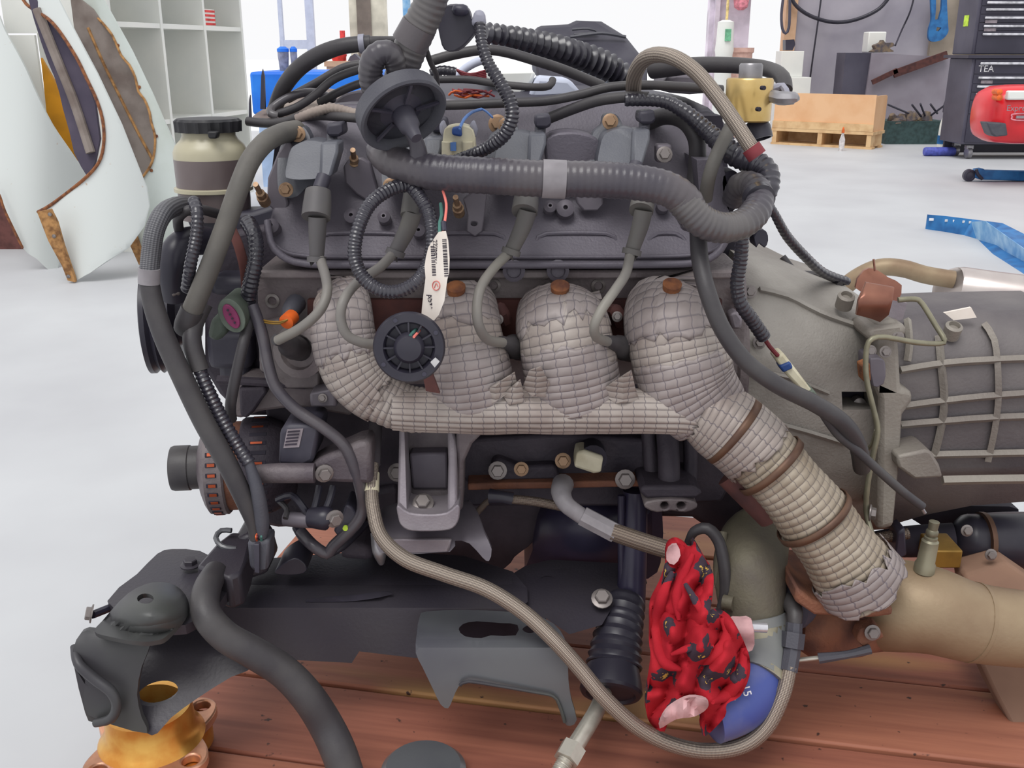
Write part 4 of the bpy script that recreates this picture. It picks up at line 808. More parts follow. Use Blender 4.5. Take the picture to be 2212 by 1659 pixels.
# ================================================================ ignition coils
lc = ['dark grey ignition coil nearest the plastic fluid reservoir', 'dark grey ignition coil behind the black rubber grommet', 'dark grey ignition coil behind the pale taped band of the conduit', 'dark grey ignition coil nearest the brass solenoid']
for i in range(4):
    ox, oy = 225 * i, -9 * i
    t = thing('ignition_coil', lc[i], 'ignition coil', 'ignition coils on the valve cover')
    S = lambda P: [(x + ox, y + oy) for x, y in P]
    MB().panel(S(crom([(630, 276), (655, 274), (668, 292), (672, 310), (690, 390), (664, 402), (642, 424), (614, 426), (601, 410), (599, 350), (607, 313), (624, 298)], closed=True, n=3)), pw([(260, 1.115), (430, 1.065)]), .02).build('mounting_plate', 'coil', t, bevel=.002)
    MB().panel(S(crom([(616, 378), (620, 350), (628, 322), (644, 310), (664, 304), (690, 306), (700, 316), (696, 378), (660, 388), (624, 386)], closed=True, n=3)), pw([(280, 1.075), (400, 1.028)]), .045).build('coil_body', 'coil', t, bevel=.006, seg=3)
    MB().panel(S([(692, 308), (730, 306), (730, 330), (716, 378), (708, 386), (688, 386)]), pw([(280, 1.065), (400, 1.018)]), .04).build('coil_tower', 'coil', t, bevel=.004)
    MB().tube([(716 + ox, 310 + oy, 1.09), (718 + ox, 286 + oy, 1.10), (720 + ox, 270 + oy, 1.105)], 12, segs=10).build('plug_stem', 'plastic', t)
    MB().panel(S([(704, 288), (706, 268), (738, 264), (742, 288), (732, 296), (712, 296)]), 1.085, .035).build('wiring_plug', 'plastic_dark', t, bevel=.004)
    MB().tube([(700 + ox, 382 + oy, 1.03), (690 + ox, 410 + oy, 1.02)], 16, segs=14).build('high_tension_tower', 'plastic_dark', t)
    bolt(643 + ox, 290 + oy, 1.10, 12, t); bolt(618 + ox, 410 + oy, 1.06, 11, t)
m = MB(); m.panel([(1418, 312), (1452, 312), (1452, 350), (1418, 352)], 1.07, .02); m.build('coil_bracket', 'bracket', eng, bevel=.003); bolt(1435, 334, 1.068, 12, eng, BS); bolt(1075, 268, 1.13, 14, eng)
# ---------------------------------------------------------------- spark plug leads
LD = [((655, 412, 716, 470), (686, 480, 684, 556), [(690, 556, 1.0), (704, 600, .975), (706, 635, .955), (690, 672, .945), (650, 708, .95), (600, 735, .97)], (628, 748, 1.0), 'grey spark plug lead ending beside the orange plug'),
      ((868, 416, 906, 466), (892, 470, 856, 542), [(852, 545, 1.0), (820, 578, .97), (770, 612, .945), (742, 650, .92), (736, 690, .915), (752, 726, .915), (790, 742, .92), (820, 744, .93)], (850, 746, .95), 'grey spark plug lead passing behind the ribbed black loop'),
      ((1108, 416, 1164, 458), (1140, 466, 1106, 540), [(1100, 546, 1.0), (1066, 580, .975), (1038, 622, .945), (1030, 670, .93), (1036, 708, .93), (1054, 734, .945), (1086, 740, .97)], (1108, 748, 1.0), 'grey spark plug lead looping between second and third manifold runners'),
      ((1362, 420, 1414, 456), (1390, 466, 1366, 540), [(1362, 545, 1.0), (1352, 590, .97), (1330, 625, .95), (1300, 668, .935), (1284, 704, .93), (1288, 728, .94), (1312, 738, .965)], (1342, 750, 1.0), 'grey spark plug lead looping between third and fourth manifold runners')]
for (x0, y0, x1, y1), (a, b, c, d), pts, pb, lab in LD:
    t = thing('spark_plug_lead', lab, 'lead', 'spark plug leads'); xm = (x0 + x1) / 2
    MB().tube([(xm + 2, y0, 1.015), (xm, (y0 + y1) / 2, 1.008), (xm - 3, y1, 1.0)], [(x1 - x0) / 2 * .9, (x1 - x0) / 2, (x1 - x0) / 2 * 1.02], segs=20).build('coil_boot', 'boot', t)
    MB().tube([(a, b - 12, 1.0), (a * .7 + c * .3, b * .7 + d * .3, 1.0), (c, d, 1.0), (c - 1, d + 6, 1.0)], [20, 19, 16, 19], segs=16).build('boot_sleeve', 'boot', t)
    e = (c - a) * .12; MB().tube([(c, d - 2, 1.0), (c + e, d + 10, .999)], 21, segs=16).build('boot_collar', 'boot', t)
    MB().tube(pts, 11, segs=12).build('cable', 'lead', t)
    q = pts[-1]
    MB().tube([(q[0] - 6, q[1] - 2, q[2]), (q[0] + 12, q[1] + 2, q[2] + .01), pb, (pb[0] + 22, pb[1] + 6, 1.04)], [13, 16, 27, 27], segs=16, corr=(13, .07)).build('plug_boot', 'rubber', t)
# ================================================================ left end: reservoir and hoses
t = thing('fluid_reservoir', 'translucent plastic fluid reservoir with a black knurled cap', 'reservoir')
o = W(468, 470, 1.17); K = 1 / ppm(468, 360, 1.17)
MB().lathe(o, (0, 0, 1), [(74 * K, 0), (76 * K, 40 * K), (76 * K, 58 * K)], 40).build('lower_tank', 'fluid', t)
MB().lathe(o, (0, 0, 1), [(76 * K, 58 * K), (83 * K, 60 * K), (83 * K, 67 * K), (77 * K, 69 * K)], 40).build('seam_rim', 'tank', t)
MB().lathe(o, (0, 0, 1), [(77 * K, 69 * K), (78 * K, 128 * K)], 40).build('fluid_band', 'fluid', t)
MB().lathe(o, (0, 0, 1), [(78 * K, 128 * K), (78 * K, 142 * K), (72 * K, 156 * K), (60 * K, 168 * K), (56 * K, 176 * K), (56 * K, 192 * K)], 40).build('neck', 'tank', t)
MB().lathe(o, (0, 0, 1), [(50 * K, 184 * K), (68 * K, 184 * K), (69 * K, 206 * K), (64 * K, 211 * K), (20 * K, 213 * K)], 72, rf=lambda i, a: 1 + .025 * (1 if math.sin(a * 18) > 0 else -1) if i in (1, 2) else 1).build('cap', 'cap', t, ang=25)
m = MB(); m.panel([(446, 284), (470, 284), (468, 300), (450, 300)], 1.125, .012); m.build('cap_tab', 'cap', t, bevel=.002)
MB().panel([(395, 462), (540, 458), (600, 440), (606, 500), (540, 540), (450, 560), (420, 520)], 1.14, .05).build('mounting_bracket', 'plastic_dark', t, bevel=.006)
hose('radiator_hose', 'rubber_grey', [(640, 282, 1.12), (610, 288, 1.08), (575, 306, 1.04), (542, 345, 1.02), (518, 400, 1.0), (490, 480, .99), (462, 555, .985), (430, 635, .985), (404, 695, .99)], 22, 'thick grey rubber hose arching from the valve cover down past the reservoir', 'hose', segs=18)
MB().tube([(416, 668, .987), (402, 700, .99), (394, 712, .993)], [25, 25, 20], segs=18).build('hose_clamp', 'rubber', label='rubber collar at the lower end of the thick grey hose', cat='collar')
t = thing('power_steering_hose', 'black braided hose curving down from the reservoir to the square connector', 'hose')
MB().tube([(410, 446, 1.12), (380, 446, 1.05), (352, 462, 1.0), (334, 500, .985), (326, 550, .98), (322, 592, .975)], 21, segs=18).build('braided_section', 'braid_dark', t)
MB().tube([(322, 580, .974), (322, 612, .974)], 23, segs=18).build('foil_band', 'tape_light', t)
MB().tube([(322, 605, .975), (332, 660, .97), (356, 730, .965), (392, 810, .96), (440, 910, .955), (490, 1000, .95), (528, 1080, .95), (545, 1130, .95), (550, 1165, .95)], [21, 22, 23, 23, 23, 22, 20, 14, 10], segs=18).build('smooth_section', 'rubber', t)
hose('ribbed_conduit', 'conduit', [(418, 432, 1.0), (426, 460, .985), (424, 510, .98), (412, 570, .98), (404, 625, 1.0)], 14, 'short ribbed black conduit beside the braided reservoir hose', 'conduit', corr=(9, .16))
hose('looped_hose', 'rubber', [(388, 500, 1.06), (384, 476, 1.05), (398, 458, 1.04), (430, 452, 1.05), (470, 462, 1.08)], 11, 'small black hose loop under the reservoir', 'hose')
hose('elbow_hose', 'rubber_dark', [(450, 520, 1.1), (412, 522, 1.07), (384, 545, 1.05), (374, 590, 1.05), (378, 640, 1.06)], [30, 33, 36, 32, 30], 'fat glossy black elbow hose above the large black pulley', 'hose', segs=20)
MB().tube([(352, 636, 1.06), (378, 632, 1.045), (404, 622, 1.06)], 9, corr=(7, .2)).build('worm_clamp', 'steel_bolt', label='small toothed worm clamp under the fat black elbow hose', cat='clamp')
t = thing('drive_pulley', 'large black drive pulley at the front of the engine', 'pulley'); K = 1 / ppm(360, 690, 1.14)
o = W(340, 690, 1.14)
MB().lathe(o, (1, .18, 0), [(20 * K, -20 * K), (100 * K, -22 * K), (116 * K, -18 * K), (116 * K, -8 * K), (108 * K, 0), (116 * K, 8 * K), (108 * K, 16 * K), (116 * K, 24 * K), (116 * K, 40 * K), (60 * K, 46 * K), (40 * K, 90 * K)], 56).build('pulley_wheel', 'rubber_dark', t)
hose('hanging_hose', 'rubber', [(440, 655, 1.0), (418, 705, .99), (416, 745, .98), (432, 800, .975)], 20, 'dusty black sleeve joining the ribbed conduit below the grey hose', 'hose')
hose('ribbed_conduit', 'conduit', [(428, 790, .975), (446, 835, .97), (480, 905, .965), (512, 960, .96), (538, 1000, .955)], 16, 'ribbed black conduit running beside the smooth hose to the alternator', 'conduit', corr=(10, .16))
MB().tube([(536, 996, .955), (556, 1060, .95), (566, 1130, .95), (566, 1160, .95)], [11, 15, 16, 10], segs=14).build('cable_sleeve', 'plastic', label='dull green grey cable sleeve above the square connector', cat='sleeve')
t = thing('cable_connector', 'square dark connector hanging above the subframe with coloured wires', 'connector')
MB().panel([(533, 1170), (582, 1166), (580, 1230), (548, 1236), (538, 1225)], .945, .03).build('connector_body', 'plastic', t, bevel=.004)
MB().panel([(548, 1176), (560, 1176), (560, 1240), (550, 1238)], .94, .008).build('latch', 'plastic_dark', t, bevel=.001)
for i, (c, x) in enumerate((('wire_red', 552), ('orange', 556), ('wire_green', 562), ('wire_green', 567))): MB().tube([(x, 1148, .95), (x + (-1) ** i * 3, 1160, .943), (x, 1172, .95)], 2.2, segs=6).build('wire', c, t)
hose('ribbed_conduit', 'conduit', [(534, 478, 1.06), (550, 510, 1.03), (552, 560, 1.02), (542, 610, 1.02), (534, 660, 1.03), (536, 690, 1.03)], 18, 'ribbed black conduit between the grey hose and the valve cover', 'conduit', corr=(9, .14))
hose('drive_belt', 'rust_belt', [(498, 490, 1.09), (515, 530, 1.08), (528, 580, 1.08), (532, 630, 1.09)], 12, 'rust brown belt strip behind the ribbed conduit', 'belt', flat=.3)
hose('wiring_sleeve', 'rubber', [(540, 690, 1.02), (526, 740, 1.0), (510, 810, .99), (498, 875, .99), (500, 905, 1.0)], 12, 'straight black wiring sleeve hanging in front of the timing cover', 'sleeve')
hose('wiring_sleeve', 'tape', [(545, 660, 1.02), (566, 720, 1.01), (580, 790, 1.0), (598, 840, .995), (640, 885, .99), (700, 925, .985), (745, 965, .985), (772, 1030, .99), (784, 1090, 1.0), (770, 1130, 1.0), (720, 1180, 1.0), (706, 1196, 1.0), (676, 1178, 1.0), (650, 1150, 1.02)], 13, 'long taped wiring sleeve crossing in front of the alternator', 'sleeve')
t = thing('oval_connector', 'oval dark connector with a magenta face beside the grey hose', 'connector')
o = W(500, 684, 1.0); K = 1 / ppm(500, 684, 1.0)
MB().panel(ell(500, 682, 26, 40, 24, -30), .995, .05).build('connector_shell', 'olive_plug', t, bevel=.005)
MB().panel(ell(499, 684, 14, 29, 20, -30), .992, .01).build('seal_face', 'magenta', t, bevel=.002)
for i in range(4): MB().lathe(W(492 + i * 5, 670 + i * 9, .991), (0, -1, 0), [(.0012, 0), (.0012, .001)], 6).build('pin_hole', 'dark', t)
MB().panel([(455, 690), (480, 672), (490, 720), (470, 740), (446, 730)], 1.01, .05).build('connector_tail', 'olive_plug', t, bevel=.005)
for i, (x0, y0, x1, y1) in enumerate(((450, 600, 540, 640), (445, 720, 540, 800), (470, 760, 540, 835), (560, 600, 580, 640))):
    m = MB(); pxbox(m, x0, y0, x1, y1, 1.09 + .01 * i, .06); m.build('accessory_housing', 'plastic_dark', eng, bevel=.008)
t = thing('temperature_sensor', 'dark sensor with a bright orange plug at the cylinder head', 'sensor')
MB().tube([(640, 655, 1.05), (628, 672, 1.03), (622, 690, 1.02)], [22, 20, 16], segs=12).build('sensor_body', 'plastic', t)
MB().lathe(W(622, 692, 1.01), (-.3, -1, -.2), [(.008, -.01), (.008, .004), (.0, .005)], 14).build('orange_plug', 'orange', t)
for dy in (0, 4): MB().tube([(556, 688 + dy, 1.02), (580, 694 + dy, 1.01), (605, 695 + dy, 1.005), (622, 690, 1.005)], 2, segs=6).build('wire', 'yellow_metal', t)
# ================================================================ black grommet and loom
n_ = (ray(880, 250).normalized() * -.47 + Vector((.5, 0, 0)) * .88 + Vector((0, _s, _c)) * (-.87 * .88)).normalized()
t = thing('firewall_grommet', 'large round black rubber grommet around the wiring loom', 'grommet')
o = W(872, 250, .95); K = 1 / ppm(872, 250, .95)
MB().lathe(o, n_, [(26 * K, -26 * K), (88 * K, -34 * K), (98 * K, -34 * K), (100 * K, 2 * K), (95 * K, 6 * K), (86 * K, 2 * K), (80 * K, -14 * K)], 56).build('grommet_rim', 'plastic', t, ang=50)
MB().lathe(o, n_, [(81 * K, -14 * K), (70 * K, -18 * K), (48 * K, -14 * K), (26 * K, -6 * K), (23 * K, 34 * K), (16 * K, 44 * K), (12 * K, 70 * K)], 56).build('grommet_web', 'plastic_dark', t, ang=50)
a_, b_, c_ = basis(n_)
for i in range(5):
    q = 6.28318 * i / 5 + .4; d_ = a_ * math.cos(q) + b_ * math.sin(q)
    MB().bar(o + d_ * 30 * K + n_ * -4 * K, o + d_ * 84 * K + n_ * -2 * K, 6 * K, 6 * K, up=n_).build('spoke', 'plastic_dark', t)
t = thing('engine_loom', 'thick grey taped wiring loom running across the coil packs', 'wiring loom')
MB().tube([(812, 322, 1.0), (840, 345, .98), (890, 362, .965), (960, 374, .955), (1060, 380, .95), (1170, 386, .95), (1290, 388, .95), (1390, 396, .95), (1450, 412, .95), (1486, 444, .955), (1498, 480, .965)], [26, 34, 38, 40, 40, 40, 40, 39, 38, 38, 30], segs=24, corr=(15, .045), step=5).build('taped_trunk', 'tape', t, ang=60)
MB().tube([(1172, 386, .95), (1198, 387, .95), (1222, 388, .95)], 41.5, segs=24).build('pale_tape_band', 'tape_light', t)
MB().tube([(1462, 420, .952), (1490, 452, .95), (1520, 480, .95), (1560, 492, .955), (1602, 484, .965), (1632, 458, .98), (1640, 425, 1.0), (1628, 402, 1.02), (1600, 400, 1.04), (1585, 430, 1.06)], [36, 36, 36, 34, 33, 33, 32, 30, 28, 26], segs=22, corr=(11, .07)).build('ribbed_end', 'conduit_grey', t, ang=60)
MB().tube([(1636, 425, .998), (1642, 432, .99)], 34.5, segs=22).build('end_ring', 'conduit', t)
MB().tube([(858, 232, .955), (880, 270, .95), (900, 310, .955), (905, 345, .96)], [14, 15, 17, 22], segs=14).build('branch_stub', 'tape', t)
t = thing('loom_riser', 'fat ribbed grey conduit rising from the grommet out of view', 'conduit')
MB().tube([(845, 215, .985), (862, 172, .98), (880, 120, .975), (905, 60, .97), (928, 10, .965), (945, -50, .96)], [30, 34, 37, 38, 37, 35], segs=22, corr=(14, .06)).build('ribbed_tube', 'conduit_grey', t, ang=60)
MB().tube([(884, 96, .972), (906, 55, .969)], [40, 39], segs=22).build('tape_band', 'tape', t)
hose('loom_elbow', 'conduit_grey', [(820, 214, .975), (806, 190, .968), (800, 155, .962), (808, 126, .958), (830, 112, .958), (850, 124, .962), (858, 160, .97), (856, 200, .98)], [20, 26, 27, 27, 26, 26, 24, 22], 'short ribbed grey conduit elbow on top of the grommet', 'conduit', corr=(12, .06), segs=20)
t = thing('sensor_plug', 'black plug with a pale grey cap beside the fat riser conduit', 'connector')
MB().panel(crom([(945, 40), (960, 14), (985, 8), (1010, 14), (1018, 40), (1030, 60), (1010, 90), (985, 110), (960, 108), (950, 80)], closed=True, n=2), 1.0, .05, step=0).build('plug_body', 'plastic_dark', t, bevel=.006)
m = MB(); pxbox(m, 975, 8, 1012, 34, .985, .03); m.build('plug_hood', 'chest_black', t, bevel=.005)
MB().panel([(1016, 54), (1026, 20), (1046, 22), (1050, 56), (1034, 62)], .985, .03).build('pale_cap', 'bin_grey', t, bevel=.005)
hose('slim_conduit', 'conduit', [(1036, 50, .985), (1040, 90, .98), (1054, 135, .975), (1078, 175, .97), (1100, 215, .965), (1106, 252, .962), (1090, 290, .965), (1055, 318, .975), (1020, 334, .985), (985, 346, 1.0)], [13, 13, 14, 15, 16, 16, 16, 15, 14, 13], 'slim glossy ribbed conduit curving down from the pale cap to the loom', 'conduit', corr=(8.2, .16), segs=16)
hose('bellows_duct', 'conduit', [(1048, 72, 1.25), (1110, 82, 1.27), (1180, 98, 1.3), (1250, 120, 1.33), (1310, 145, 1.35), (1352, 170, 1.36)], [24, 26, 29, 32, 33, 28], 'black bellows duct with sharp fins leading to the black air box', 'duct', corr=(15, .34), segs=20)
t = thing('air_box', 'angular black plastic air box beyond the engine', 'air box')
MB().panel([(1150, 75), (1160, 56), (1228, 52), (1245, 44), (1300, 46), (1352, 78), (1384, 118), (1400, 150), (1400, 195), (1260, 205), (1160, 170)], pw([(40, 1.75), (200, 1.6)]), .35).build('box_shell', 'plastic_dark', t, bevel=.01)
MB().tube([(1232, 80, 1.70), (1300, 72, 1.70), (1352, 80, 1.70)], 4, segs=6).build('moulded_rib', 'plastic', t); MB().tube([(1236, 64, 1.71), (1270, 62, 1.71), (1290, 70, 1.71), (1240, 74, 1.71)], 3, segs=6).build('moulded_rib', 'plastic', t)
m = MB(); m.panel([(1300, 140), (1312, 112), (1330, 140), (1340, 160), (1315, 165)], 1.6, .01); m.build('pale_clip', 'bin_grey', t)
# ---------------------------------------------------------------- tubes over the intake
hose('coolant_hose', 'rubber', [(592, 240, 1.24), (612, 190, 1.22), (645, 148, 1.2), (690, 118, 1.19), (740, 100, 1.18), (800, 93, 1.18)], [16, 17, 18, 18, 17, 17], 'smooth black hose arching high over the intake beside the blue table', 'hose', segs=16)
MB().tube([(776, 95, 1.179), (788, 94, 1.179)], 20, segs=16).build('hose_band', 'bin_grey', label='pale band on the high arching black hose', cat='band')
hose('thin_pipe', 'rubber', [(795, 92, 1.18), (830, 86, 1.17), (862, 86, 1.15), (880, 84, 1.1)], [14, 8, 9, 16], 'thin black pipe between the arching hose and the riser conduit', 'pipe')
for nm, lab, mt, p, r0 in (
    ('cable', 'dusty black cable running from the reservoir cap to the grommet', 'rubber', [(535, 262, 1.2), (575, 266, 1.19), (620, 262, 1.18), (650, 252, 1.17), (700, 250, 1.15), (770, 255, 1.1), (800, 256, 1.06)], 10),
    ('cable', 'dusty hose bent back on itself over the dusty ledge', 'conduit_grey', [(600, 250, 1.19), (586, 246, 1.19), (588, 234, 1.2), (620, 212, 1.21), (660, 200, 1.22), (690, 202, 1.23), (720, 214, 1.25)], 9),
    ('cable', 'middle black cable slanting up behind the conduit elbow', 'rubber', [(600, 246, 1.2), (640, 232, 1.2), (680, 206, 1.2), (720, 172, 1.2), (770, 152, 1.2), (830, 140, 1.2)], 9),
    ('cable', 'upper black cable slanting from the blue table side to the elbow', 'rubber', [(620, 214, 1.25), (680, 182, 1.25), (740, 148, 1.25), (790, 138, 1.25), (860, 130, 1.25)], 10),
    ('cable', 'lower black cable slanting up to the grommet', 'rubber', [(690, 222, 1.22), (730, 200, 1.21), (780, 180, 1.2), (830, 172, 1.18), (880, 170, 1.15)], 9),
    ('ribbed_cable', 'dusty ribbed cable lying on the intake beside the grommet', 'dusty', [(640, 258, 1.14), (680, 242, 1.14), (720, 234, 1.14), (770, 246, 1.13), (800, 248, 1.1)], 11),
    ('cable', 'black cable arching behind the slim ribbed conduit', 'rubber', [(930, 132, 1.2), (980, 118, 1.2), (1040, 108, 1.2), (1090, 112, 1.2), (1160, 132, 1.2), (1220, 152, 1.22), (1300, 185, 1.25)], 11),
    ('cable', 'short black cable with a hooked end before the white throttle cover', 'rubber', [(930, 172, 1.15), (1010, 172, 1.15), (1080, 182, 1.15), (1150, 188, 1.15), (1186, 186, 1.16), (1194, 172, 1.17)], 8),
    ('cable', 'long black cable along the back of the coil packs to the solenoid', 'rubber', [(945, 228, 1.15), (1010, 226, 1.14), (1100, 222, 1.13), (1180, 218, 1.13), (1250, 205, 1.13), (1320, 188, 1.13), (1400, 184, 1.13), (1480, 188, 1.14), (1560, 194, 1.15)], 10),
    ('cable', 'thin black cable dropping from the riser conduit', 'rubber', [(918, 100, .975), (930, 135, 1.0), (942, 160, 1.05), (944, 185, 1.1)], 6),
    ('cable', 'pale grey cable beside the red wires over the intake', 'light_blue_grey', [(985, 166, 1.3), (1005, 148, 1.3), (1030, 134, 1.3), (1060, 126, 1.3)], 9),
    ('ribbed_cable', 'short dark ribbed cable behind the grommet', 'conduit', [(930, 160, 1.2), (955, 152, 1.2), (985, 156, 1.2)], 11)):
    hose(nm, mt, p, r0, lab, 'cable', corr=(9, .12) if nm == 'ribbed_cable' else None, segs=12)
t = thing('wire_bundle', 'bundle of bare red and orange wires over the intake', 'wires')
for i in range(9): MB().tube([(970 + i * 4, 205 - (i % 3) * 6, 1.26), (985 + i * 7, 196 + (i % 4) * 5, 1.24), (1020 + i * 6, 208 - (i % 2) * 12, 1.25)], 2.4, segs=6).build('wire', 'wire_red' if i % 3 else 'orange', t)
for i in range(5): MB().tube([(985 + i * 3, 150 + i * 3, 1.28), (1015, 160 + i * 3, 1.27), (1050, 152 + i * 4, 1.28)], 2.6, segs=6).build('wire', 'wire_red', t)
t = thing('injector_plug', 'cream injector plug with a blue clip and blue wires', 'connector')
MB().panel(crom([(956, 318), (958, 288), (966, 274), (1000, 270), (1022, 282), (1026, 310), (1022, 345), (960, 346)], closed=True, n=2), 1.03, .03, step=0).build('plug_body', 'plug_cream', t, bevel=.005)
for x in (966, 1010): MB().tube([(x, 306, 1.028), (x, 350, 1.03)], 12, segs=12).build('plug_pillar', 'plug_cream', t)
MB().panel([(976, 276), (996, 272), (998, 296), (976, 292)], 1.02, .012).build('blue_clip', 'plug_blue', t, bevel=.002)
m = MB(); pxbox(m, 973, 308, 985, 326, 1.022, .01); m.build('blue_clip', 'wire_blue', t)
MB().tube([(992, 280, 1.02), (1002, 258, 1.04), (1020, 242, 1.06), (1040, 236, 1.08)], 3.4, segs=8).build('wire', 'wire_blue', t); MB().tube([(1042, 236, 1.08), (1052, 242, 1.07), (1064, 254, 1.06)], 2.4, segs=8).build('wire', 'wire_blue', t)
for x in (956, 1022): MB().panel([(x - 8, 268), (x + 2, 258), (x + 10, 280), (x + 6, 300), (x - 6, 290)], 1.04, .015).build('retainer', 'bin_grey', t, bevel=.003)
# ================================================================ right end of the loom
hose('braided_line', 'braid_grey', [(1368, 196, 1.13), (1372, 160, 1.1), (1392, 128, 1.07), (1424, 118, 1.05), (1464, 128, 1.03), (1506, 158, 1.02), (1548, 208, 1.01), (1586, 262, 1.0), (1630, 330, .99)], 17, 'grey braided line arching over to a red ring near the solenoid', 'braided line', segs=16)
MB().tube([(1622, 318, .991), (1636, 338, .989)], 21, segs=18).build('red_ring', 'wire_red', label='dark red ring on the end of the braided line', cat='ring')
hose('grey_hose', 'rubber_grey', [(1578, 275, 1.05), (1560, 310, 1.04), (1542, 350, 1.03), (1530, 390, 1.03), (1524, 430, 1.04)], 15, 'plain grey hose slanting down behind the taped loom', 'hose')
hose('ribbed_hose', 'conduit', [(1350, 216, 1.1), (1430, 218, 1.1), (1480, 242, 1.09), (1530, 285, 1.08), (1580, 330, 1.06), (1630, 352, 1.05), (1656, 372, 1.04), (1660, 405, 1.03), (1650, 430, 1.03)], [14, 15, 17, 20, 26, 28, 27, 24, 20], 'black ribbed hose swinging round beneath the brass solenoid', 'hose', corr=(11, .12), segs=18)
hose('cable', 'rubber', [(1170, 262, 1.14), (1230, 238, 1.13), (1290, 218, 1.12), (1350, 210, 1.11), (1400, 210, 1.1)], 12, 'black cable rising from the third coil to the braided line', 'cable')
hose('rear_hose', 'rubber', [(1410, 150, 1.3), (1450, 146, 1.28), (1520, 140, 1.25), (1600, 142, 1.22), (1660, 150, 1.18), (1690, 168, 1.14), (1696, 195, 1.12)], [20, 19, 17, 17, 17, 17, 16], 'black hose lying behind the brass solenoid', 'hose', segs=16)
t = thing('brass_solenoid', 'brass coloured cylindrical solenoid with a grey top cap', 'solenoid'); o = W(1614, 262, 1.08); K = 1 / ppm(1614, 220, 1.08)
MB().lathe(o, (0, 0, 1), [(46 * K, 0), (49 * K, 3 * K), (50 * K, 86 * K), (47 * K, 90 * K), (24 * K, 90 * K)], 40).build('solenoid_body', 'brass', t)
MB().lathe(o, (0, 0, 1), [(25 * K, 90 * K), (25 * K, 116 * K), (22 * K, 120 * K), (8 * K, 120 * K)], 28).build('top_cap', 'nickel', t)
MB().tube([(1660, 205, 1.07), (1684, 212, 1.06), (1716, 212, 1.055), (1720, 213, 1.055)], [12, 15, 13, 8], segs=8).build('outlet_union', 'nickel', t, ang=25)
MB().tube([(1660, 195, 1.09), (1690, 186, 1.09), (1700, 206, 1.08)], 8, segs=8).build('outlet_elbow', 'bin_grey', t)
for x, y in ((1650, 190), (1640, 236)): MB().lathe(W(x, y, 1.036), (.4, -1, 0), [(.0022, -.004), (.0022, .001)], 8).build('grub_screw', 'dark', t)
MB().lathe(W(1634, 262, 1.08), (.25, -.3, -1), [(22 * K, 0), (27 * K, 16 * K), (27 * K, 40 * K), (23 * K, 40 * K), (22 * K, 20 * K)], 24).build('rubber_funnel', 'rubber_dark', label='black rubber funnel under the brass solenoid', cat='funnel')
MB().panel(crom([(1560, 380), (1590, 370), (1600, 400), (1596, 440), (1576, 460), (1562, 430)], closed=True, n=3), 1.06, .04).build('loom_cluster', 'dark', label='dark plug cluster inside the bend of the loom', cat='connector', bevel=.008)
hose('slim_conduit', 'conduit', [(1648, 420, 1.04), (1672, 460, 1.05), (1700, 510, 1.08), (1740, 555, 1.12), (1780, 590, 1.18), (1830, 608, 1.22)], [9, 10, 11, 11, 11, 10], 'slim ribbed conduit dropping from the loom behind the bell housing', 'conduit', corr=(9, .12))
hose('cable', 'rubber', [(1690, 555, 1.25), (1720, 588, 1.24), (1760, 594, 1.23), (1790, 600, 1.22), (1814, 616, 1.2)], 8, 'short black cable on the top edge of the bell housing', 'cable')
MB().panel(crom([(1628, 510), (1640, 496), (1656, 500), (1660, 520), (1652, 536), (1640, 526), (1634, 536)], closed=True, n=2), 1.08, .03).build('black_plug', 'chest_black', label='small black plug hanging under the loom bend', cat='plug', bevel=.005)
t = thing('sensor_cable', 'ribbed cable ending in a cream and blue plug on the bell housing', 'cable')
MB().tube([(1604, 500, 1.0), (1600, 560, 1.0), (1592, 615, 1.0), (1600, 655, 1.0), (1624, 690, 1.01), (1650, 728, 1.02)], 16, segs=14, corr=(9, .13)).build('ribbed_cover', 'conduit', t)
MB().tube([(1648, 726, 1.02), (1662, 748, 1.025), (1680, 768, 1.03)], 5, segs=8).build('wire', 'wire_red', t)
MB().panel([(1672, 772), (1692, 762), (1714, 790), (1764, 856), (1748, 864), (1700, 812)], 1.03, .025).build('plug_shell', 'plug_cream', t, bevel=.003)
MB().panel([(1684, 792), (1708, 782), (1714, 796), (1692, 806)], 1.026, .02).build('blue_lock', 'plug_blue', t, bevel=.002)
MB().panel([(1744, 850), (1758, 842), (1768, 856), (1750, 866)], 1.026, .03).build('green_end', 'olive_plug', t, bevel=.002)
t = thing('oxygen_sensor', 'oxygen sensor screwed into the tan exhaust pipe with a long black lead', 'sensor')
MB().tube([(1508, 500, .98), (1512, 560, .965), (1528, 630, .945), (1560, 710, .935), (1610, 780, .93), (1680, 832, .93), (1760, 872, .94), (1820, 912, .95), (1852, 960, .97), (1862, 1010, 1.0)], 19, segs=16).build('sleeved_lead', 'rubber', t)
MB().tube([(1776, 890, .95), (1810, 938, .955), (1850, 972, .96), (1900, 1018, .965), (1950, 1062, .97), (1992, 1094, .975)], 10, segs=10).build('thin_lead', 'rubber', t)
MB().tube([(1988, 1092, .975), (1998, 1108, .977)], 4, segs=8).build('wire', 'nickel', t)
K = 1 / ppm(2000, 1180, .98); o = W(1998, 1222, .98)
MB().lathe(o, (.06, 0, 1), [(22 * K, -14 * K), (22 * K, 4 * K), (19 * K, 10 * K), (18 * K, 60 * K), (14 * K, 64 * K), (14 * K, 70 * K), (10 * K, 72 * K), (13 * K, 76 * K), (13 * K, 84 * K), (10 * K, 88 * K), (11 * K, 106 * K), (6 * K, 108 * K)], 24).build('sensor_body', 'sensor', t)
t = thing('brake_line', 'thin bent metal line running down the front of the gearbox', 'pipe')
